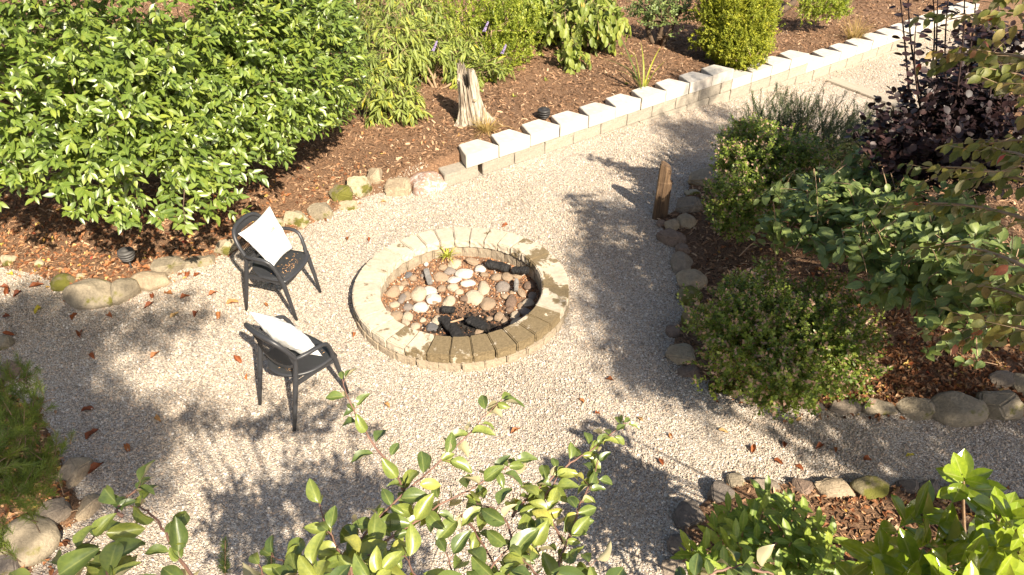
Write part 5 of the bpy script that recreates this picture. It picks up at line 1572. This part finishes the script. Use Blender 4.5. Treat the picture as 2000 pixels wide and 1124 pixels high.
mw = [(1882, 935, 3.55), (1800, 1005, 3.5), (1955, 1005, 3.35), (1845, 1055, 3.4), (1725, 1090, 3.5), (1990, 1080, 3.2), (1890, 1110, 3.2), (1790, 1110, 3.3), (1960, 1130, 3.1), (1845, 1150, 3.1), (1700, 1150, 3.4), (2020, 1020, 3.2), (1930, 1060, 3.4), (1760, 1160, 3.2), (1900, 1170, 3.0)]
for (px, py, d_) in mw:
    c = at_d(px, py, d_)
    T.add(bez(mb + RNG.normal(0, .03, 3) * [1, 1, 0], c, (RNG.normal(0, .08), RNG.normal(0, .06), -.05), 8), np.linspace(.014, .005, 8), 6)
    whorl(L, T, c, (RNG.normal(0, .3), RNG.normal(-.35, .2), 1), 10, .175, 1.2, tint=RNG.uniform(.3, .7), sd=.1)
L.build(KIT_BIG, M['magno'], mg, mb, indiv=200)
T.build('branches', M['twig_tan'], mg, mb)

# ------------------------------------------------------------------ apple tree in front
apb = np.array([0.35, -0.15, 0.0])
ap = empty('apple_tree', apb, 'apple tree whose leafy twigs reach up from the bottom edge', 'apple tree')
L = Leaves(); T = Tubes()
T.add([apb - [0, 0, .1], apb + [0, .02, .8], apb + [-.05, .1, 1.5]], [.07, .055, .045], 10)
fork = apb + np.array([-.05, .1, 1.5])
def branch(pix, d0, d1, leafn=None, l=.075, r0=.006, tint=.45, spacing=.027, root=None, start=0.0, gap=1.0):
    n_ = len(pix)
    pts = [at_d(px, py, d0 + (d1 - d0) * i / (n_ - 1)) for i, (px, py) in enumerate(pix)]
    dense = []
    for i in range(n_ - 1):
        for k in range(4): dense.append(pts[i] + (pts[i + 1] - pts[i]) * k / 4)
    dense.append(pts[-1])
    dense = [p + RNG.normal(0, .0015, 3) for p in dense]
    T.add(dense, np.linspace(r0 * .72, .0013, len(dense)), 6)
    if root is not None: T.add(bez(root, pts[0], (0, 0, -.1), 6), np.linspace(.02, r0, 6), 6)
    D_ = np.array(dense); seg = np.linalg.norm(np.diff(D_, axis=0), axis=1); cum = np.concatenate([[0], np.cumsum(seg)])
    s = start; k = 0
    while s < cum[-1]:
        i0 = min(len(seg) - 1, np.searchsorted(cum, s, side='right') - 1)
        q = D_[i0] + (D_[i0 + 1] - D_[i0]) * (s - cum[i0]) / seg[i0]
        td = unit(D_[i0 + 1] - D_[i0])
        az = k * 2.4 + RNG.normal(0, .4)
        s1 = unit(np.cross(td, [0, 0, 1.])); s2 = np.cross(s1, td)
        od = s1 * math.cos(az) * 1.0 + s2 * math.sin(az) * .45
        pet = q + (od * .7 + td * .5) * RNG.uniform(.012, .03)
        T.add([q, pet], [.0012, .0008], 3)
        ld = od * .9 + td * .45 + np.array([0, 0, RNG.uniform(-.35, .15)])
        L.add(pet, ld, np.array([0, -.25, 1.]) + RNG.normal(0, .45, 3), l * RNG.uniform(.72, 1.30) * (1 - .3 * s / cum[-1]), np.clip(RNG.normal(tint, .22), .02, 1))
        if RNG.random() < .38:
            for _ in range(2):
                ld = RNG.normal(0, 1, 3); ld[2] *= .4
                L.add(q, ld + td * .4, np.array([0, -.25, 1.]) + RNG.normal(0, .5, 3), l * RNG.uniform(.5, .85), np.clip(RNG.normal(tint, .2), .02, 1))
        s += spacing * RNG.uniform(.6, 1.5) * gap; k += 1
    if True:
        L.add(D_[-1], unit(D_[-1] - D_[-2]) + np.array([0, 0, -.1]), np.array([0, -.4, 1.]), l * .6, tint)
Z8 = lambda x, y: (600 + x / 2.783, 720 + y / 2.783)
ZL = lambda x, y: (x / 4.257, 860 + y / 4.257)
branch([(660, 1190), (680, 1124), (694, 1068), (737, 1015), (801, 953), (844, 917), (898, 864), (945, 815), (980, 780)], 1.75, 2.1, l=.078, root=fork, gap=1.1)
branch([(670, 1190), (690, 1124), (719, 1083), (780, 1040), (823, 1011), (870, 980), (931, 950), (985, 914), (1012, 900)], 1.75, 2.05, l=.08, root=fork)
branch([(790, 960), (772, 925), (729, 867), (697, 813), (675, 767), (668, 742)], 1.95, 2.1, l=.058, gap=1.1)
branch([(1085, 1180), (1092, 1094), (1110, 1050), (1135, 982), (1157, 936), (1168, 900)], 1.8, 2.05, l=.07, root=fork, gap=1.0)
branch([(1000, 1010), (1024, 979), (1067, 943), (1114, 907), (1160, 875), (1190, 850), (1220, 826)], 1.95, 2.15, l=.055, gap=.8)
branch([(560, 1180), (520, 1090), (500, 1040), (470, 1000)], 1.8, 1.95, l=.07, root=fork, gap=1.3) if 0 else None
branch([(970, 1180), (990, 1124), (1000, 1060), (990, 1020), (960, 990), (930, 985)], 1.75, 1.9, l=.085, root=fork)
branch([(902, 1007), (923, 1033), (949, 1072), (975, 1124), (985, 1180)], 1.95, 1.8, l=.07, gap=2.0)
branch([(373, 1190), (373, 1123), (329, 1055), (301, 1010), (282, 994), (251, 987)], 1.7, 1.85, l=.072, root=fork, gap=1.15)
branch([(240, 1010), (228, 996), (249, 970), (265, 958), (280, 948)], 1.8, 1.85, l=.062, gap=1.1)
branch([(220, 1190), (211, 1123), (207, 1097), (188, 1081)], 1.6, 1.7, l=.085, root=fork, gap=.8)
branch([(60, 1190), (103, 1123), (150, 1076), (200, 1040)], 1.65, 1.75, l=.085, root=fork)
branch([(560, 1200), (585, 1140), (560, 1100), (530, 1085)], 1.65, 1.75, l=.075, root=fork)
branch([(1336, 1150), (1400, 1116), (1445, 1105), (1490, 1094)], 1.75, 1.85, l=.08, root=fork, tint=.1, gap=1.3)
branch([(1450, 1110), (1500, 1120), (1530, 1135)], 1.8, 1.85, l=.08, tint=.1)
for (x0_, y0_, x1_, y1_, d_) in ((690, 1120, 640, 1040, 1.75), (700, 1100, 760, 1075, 1.7), (640, 1180, 600, 1110, 1.6), (900, 1180, 870, 1080, 1.7), (820, 1180, 790, 1085, 1.65), (1020, 1160, 1050, 1040, 1.8), (1100, 1060, 1060, 980, 1.9),
                                 (1060, 1160, 1020, 1090, 1.7), (1180, 1180, 1150, 1100, 1.7), (930, 1150, 990, 1075, 1.75), (720, 1180, 745, 1100, 1.6), (540, 1180, 505, 1100, 1.65), (860, 1010, 800, 1000, 1.95), (1050, 1010, 1090, 930, 1.95), (660, 1080, 625, 985, 1.85)):
    branch([(x0_, y0_), ((x0_ + x1_) / 2 + RNG.normal(0, 6), (y0_ + y1_) / 2), (x1_, y1_)], d_, d_ + .06, l=.080, tint=RNG.uniform(.35, .7), spacing=.028, start=.01)
# thick pale stem
T.add([at_d(672, 1220, 1.8), at_d(679, 1122, 1.85), at_d(684, 1061, 1.95)], [.012, .009, .006], 7)
# the rest of the crown, below the frame
cb = [(-.15, .88, 2.25, .55, .25, .32), (.3, .80, 2.35, .42, .28, .32), (-.6, .90, 2.0, .42, .25, .35), (0.0, .5, 2.15, .70, .40, .42), (.5, .4, 2.1, .4, .35, .4)]
keep_ = lambda p: project(p)[1] > 1140
trunks(T, fork, cb, .012, sub=1)
grow(L, T, cb, 270, .25, 9, .080, up=.5, shell=(.2, 1), stems=.5, keep=keep_)
L.build(KIT_APPLE, M['apple'], ap, apb, indiv=300, wide=1.0)
T.build('branches', M['twig'], ap, apb)

# ------------------------------------------------------------------ fallen leaves on the gravel
M['fallen'] = leaf_mat('dry_fallen_leaf', [(0, (0.14, 0.035, 0.015)), (0.35, (0.30, 0.09, 0.03)), (0.7, (0.46, 0.20, 0.07)), (0.9, (0.50, 0.32, 0.14)), (1, (0.55, 0.45, 0.06))], .7, .15)
FL = [(74,562,.3),(10,565,.2),(14,573,.3),(34,577,.1),(74,608,1),(17,620,.2),(214,621,.4),(146,621,.3),(250,590,.15),(298,582,.2),(292,600,.2),(329,577,.6),(317,560,.7),(362,582,.3),(365,540,.3),(384,541,.4),
      (416,577,.4),(454,594,.6),(383,616,.2),(427,619,.6),(341,620,.9),(420,507,.6),(465,705,.4),(182,697,.3),(157,655,.15),(303,698,.5),(310,821,.8),(181,851,.1),(174,803,.1),(250,879,.5),(189,920,.2),(484,739,.55),
      (756,794,.8),(1135,785,.6),(1168,810,.4),(1006,846,.5),(680,469,.3),(721,470,.35),(691,656,.45),(985,443,.4),(750,397,.8),(1470,880,.25),(1600,875,.3),(1630,880,.5),(1310,855,.7),(1410,845,.8),(1776,893,1.0),(1520,905,.4),
      (1530,870,.2),(1690,900,.3),(565,384,.5),(520,600,.7),(560,655,.3),(20,538,1),(130,590,.5),(20,655,.3),(1190,745,.3),(1290,905,.4),(1560,915,.3),(1250,820,.9),(290,530,.5),(215,520,.5)]
fl_me = {}
for i, (px, py, tn) in enumerate(FL):
    p = on_ground(px, py, .012)
    key = (i % 5, round(tn * 6))
    if key not in fl_me:
        V, F = leaf_template(p_ovate, nl=5, aspect=.42, fold=.8, droop=-.5 + .25 * (i % 5), curl=.6, nw=4, wave=1.0, seed=i)
        fl_me[key] = mesh_np('fallen_leaf', V - [0, .5, 0], F, M['fallen'], rnd=np.full(len(V), tn), smooth=True)
    o = obj_me('fallen_leaf', fl_me[key])
    o.location = p; o.rotation_euler = (RNG.normal(0, .2), RNG.normal(0, .25), RNG.uniform(0, 6.28))
    s = RNG.uniform(.065, .10) * (1.2 if px < 480 else .9); o.scale = (s, s, s)
    if tn >= .95: tag(o, 'yellow dry leaf lying on the gravel', 'leaf', 'yellow leaves fallen on the gravel')
    elif tn < .25: tag(o, 'dark red-brown dry leaf lying on the gravel', 'leaf', 'dark leaves fallen on the gravel')
    else: tag(o, 'orange-brown dry leaf lying on the gravel', 'leaf', 'orange-brown leaves fallen on the gravel')
    o['leaf_words'] = ('yellow' if tn >= .95 else 'dark red-brown' if tn < .25 else 'orange-brown') + ' dry leaf on the gravel,'; o['px'] = (px, py)
# litter under the laurel
def litter(name, label, boxes, size=(.03, .08)):
    P = []
    for (x0_, y0_, x1_, y1_, n_) in boxes:
        for _ in range(n_):
            px, py = RNG.uniform(x0_, x1_), RNG.uniform(y0_, y1_)
            q = at_z(px, py, .08); P.append(q)
    P = np.array(P); dd = sdist(P[:, 0], P[:, 1]); P = P[dd > -.02 + RNG.normal(0, .06, len(P))]
    P[:, 2] = surf(P[:, 0], P[:, 1]) + .012
    n_ = len(P); me = []
    for i in range(5):
        V, F = leaf_template(p_ovate, nl=4, aspect=.5, fold=.7, droop=-.4 + .3 * i, curl=.5, nw=2, wave=1.0, seed=i)
        mm = bpy.data.meshes.new('litter_leaf'); mm.from_pydata((V - [0, .5, 0]).tolist(), [], F.tolist()); mm.materials.append(M['litter']); me.append(mm)
    scatter(name, label, P, np.stack([RNG.normal(0, .45, n_), RNG.normal(0, .45, n_), RNG.uniform(0, 6.28, n_)], 1), RNG.uniform(*size, n_), RNG.random(n_), me)
litter('leaf_litter', 'orange and red leaf litter under the laurel and along the left rocks', [(0, 380, 460, 560, 1500), (420, 330, 720, 450, 330), (540, 270, 900, 330, 60), (0, 760, 130, 1124, 500)], (.025, .065))
litter('leaf_litter_strips', 'tan shredded bark and dead leaves in the right bed', [(1600, 600, 2000, 800, 2200), (1380, 430, 1700, 640, 260), (1600, 940, 2000, 1124, 500), (1350, 740, 2000, 820, 420)], (.018, .06))


# labels that single out each small stone and leaf by what it lies nearest to
ORD = ['nearest', 'second nearest', 'third nearest', 'fourth nearest', 'fifth nearest', 'sixth nearest', 'seventh nearest', 'eighth nearest', 'ninth nearest', 'tenth nearest', 'eleventh nearest', 'twelfth nearest']
def relabel(items, marks):
    """items: (object, colour words, px, py); marks: {name: (px, py)}"""
    todo = {}
    for it in items:
        m = min(marks, key=lambda k: math.hypot(marks[k][0] - it[2], 1.5 * (marks[k][1] - it[3])))
        todo.setdefault((it[1], m), []).append(it)
    for (words, m), its in todo.items():
        its.sort(key=lambda it: math.hypot(marks[m][0] - it[2], marks[m][1] - it[3]))
        for k, it in enumerate(its):
            it[0]['label'] = words + ' ' + ORD[min(k, 11)] + ' ' + m
MK_PIT = {'the yellow-green tuft': Z5(850, 90), 'the thick rear log': Z5(1420, 230), 'the back right log end': Z5(1690, 290), 'the grey wood stub': Z5(630, 340), 'the bright white pair': Z5(660, 530),
          'the spotted oval stone': Z5(1155, 560), 'the silvery stick': Z5(1640, 450), 'the long front log': Z5(890, 930), 'the broad front log': Z5(1190, 890), 'the left inner wall': Z5(60, 640), 'the right inner wall': Z5(1930, 650)}
MK_YARD = {'the far chair': (550, 520), 'the near chair': (580, 700), 'the fire pit': (900, 570), 'the grey path light': (257, 505), 'the pine bush': (50, 850), 'the largest smooth rock': (182, 573),
           'the left picture edge': (0, 610), 'the rhododendron': (1500, 1010), 'the magnolia': (1850, 980), 'the moss cushion': (1418, 765), 'the pink boulder': (833, 325), 'the highest apple twig tip': (980, 780)}
relabel([(o, o['stone_words'], *o['px']) for o in COL.objects if 'stone_words' in o], MK_PIT)
relabel([(o, o['leaf_words'], *o['px']) for o in COL.objects if 'leaf_words' in o], MK_YARD)
for o in COL.objects:
    for k in ('stone_words', 'leaf_words', 'px'):
        if k in o: del o[k]

# ------------------------------------------------------------------ trees outside the picture that shade the yard
def shade_tree(name, label, base, spots, leaf=.13, trunk_r=.14, mat='shade_leaf', dens=1.7):
    """spots: (ground px, py, height, radius m, leaves)"""
    base = np.array(base, float)
    t = empty(name, base, label, 'tree', 'trees shading the yard')
    L = Leaves(); T = Tubes()
    hs = [s[2] for s in spots]; top = base + np.array([0, 0, min(hs) * .75])
    T.add([base - [0, 0, .2], base + [0, 0, top[2] * .5], top], [trunk_r, trunk_r * .8, trunk_r * .6], 10)
    for (px, py, h, rr, n_) in spots:
        g_ = at_z(px, py, 0)
        c = g_ + np.array([.59, -1.07, 1.0]) * h
        T.add(bez(top, c, (0, 0, .4), 6), np.linspace(trunk_r * .35, .012, 6), 5)
        for q in range(max(1, int(n_ * dens) // 10)):
            o_ = unit(RNG.normal(0, 1, 3)) * rr * RNG.random() ** .45
            o_[2] *= .5
            e = c + o_; 
            m_ = 10; dd = RNG.normal(0, 1, (m_, 3)); dd[:, 2] -= .2
            L.add(e + RNG.normal(0, .11, (m_, 3)), dd, RNG.normal(0, .5, (m_, 3)) + [0, 0, 1.], leaf * RNG.uniform(.7, 1.2, m_), RNG.random(m_))
            if q % 4 == 0: T.add([c, e], [.008, .003], 3)
    L.build(KIT_OBOV[:2], M[mat], t, base, indiv=0)
    T.build('branches', M['bark'], t, base)
shade_tree('maple_tree', 'tall maple standing outside the picture at the right', (6.6, -3.0, 0),
           [(1200, 430, 6.0, .32, 150), (1180, 500, 6.2, .36, 190), (1230, 560, 6.0, .42, 230), (1170, 600, 6.4, .30, 90), (1260, 640, 6.0, .36, 150), (1240, 710, 6.2, .34, 130), (1300, 700, 6.0, .30, 90),
            (1330, 760, 6, .25, 60), (1450, 480, 6.5, .6, 420), (1580, 560, 6.5, .45, 90), (1450, 570, 6.4, .35, 60), (1720, 600, 6.5, .5, 130), (1600, 420, 6.5, .4, 50),
            (1420, 320, 6.5, .4, 160), (1500, 270, 7, .45, 170), (1620, 290, 7, .45, 110), (1380, 260, 7, .45, 230), (1330, 250, 7, .35, 110), (1420, 215, 7, .35, 90), (1740, 250, 7, .6, 230), (1850, 220, 7, .7, 420), (1960, 250, 7, .7, 220),
            (1330, 180, 7, .25, 60), (1350, 165, 7, .18, 30), (1290, 170, 7, .16, 20)])
shade_tree('maple_tree', 'second maple outside the picture shading the gravel track at the right', (7.5, -1.0, 0),
           [(1650, 860, 3.6, .40, 90), (1750, 870, 3.6, .45, 120), (1850, 860, 3.8, .5, 190), (1960, 880, 3.8, .5, 240), (1560, 840, 3.6, .3, 40), (1900, 800, 4, .5, 130), (2050, 850, 4, .6, 300), (1800, 760, 4, .4, 90), (1950, 700, 4, .5, 90), (1800, 930, 3.6, .3, 50)])
shade_tree('maple_tree', 'third maple outside the picture shading the left gravel', (-1.0, -7.5, 0),
           [(60, 700, 7.5, .38, 170), (120, 760, 7.5, .36, 160), (190, 830, 7.5, .30, 120), (240, 870, 7.5, .34, 140), (200, 900, 7.5, .3, 100), (280, 625, 7.5, .22, 50), (340, 630, 7.5, .22, 50), (200, 650, 7.5, .25, 50),
            (20, 650, 7.5, .4, 200), (60, 610, 7.5, .35, 130), (130, 640, 7.5, .3, 90), (390, 812, 7.0, .10, 16), (-100, 650, 7.5, .5, 200), (270, 930, 7.5, .22, 60), (90, 680, 7.5, .3, 140)], dens=2.4)
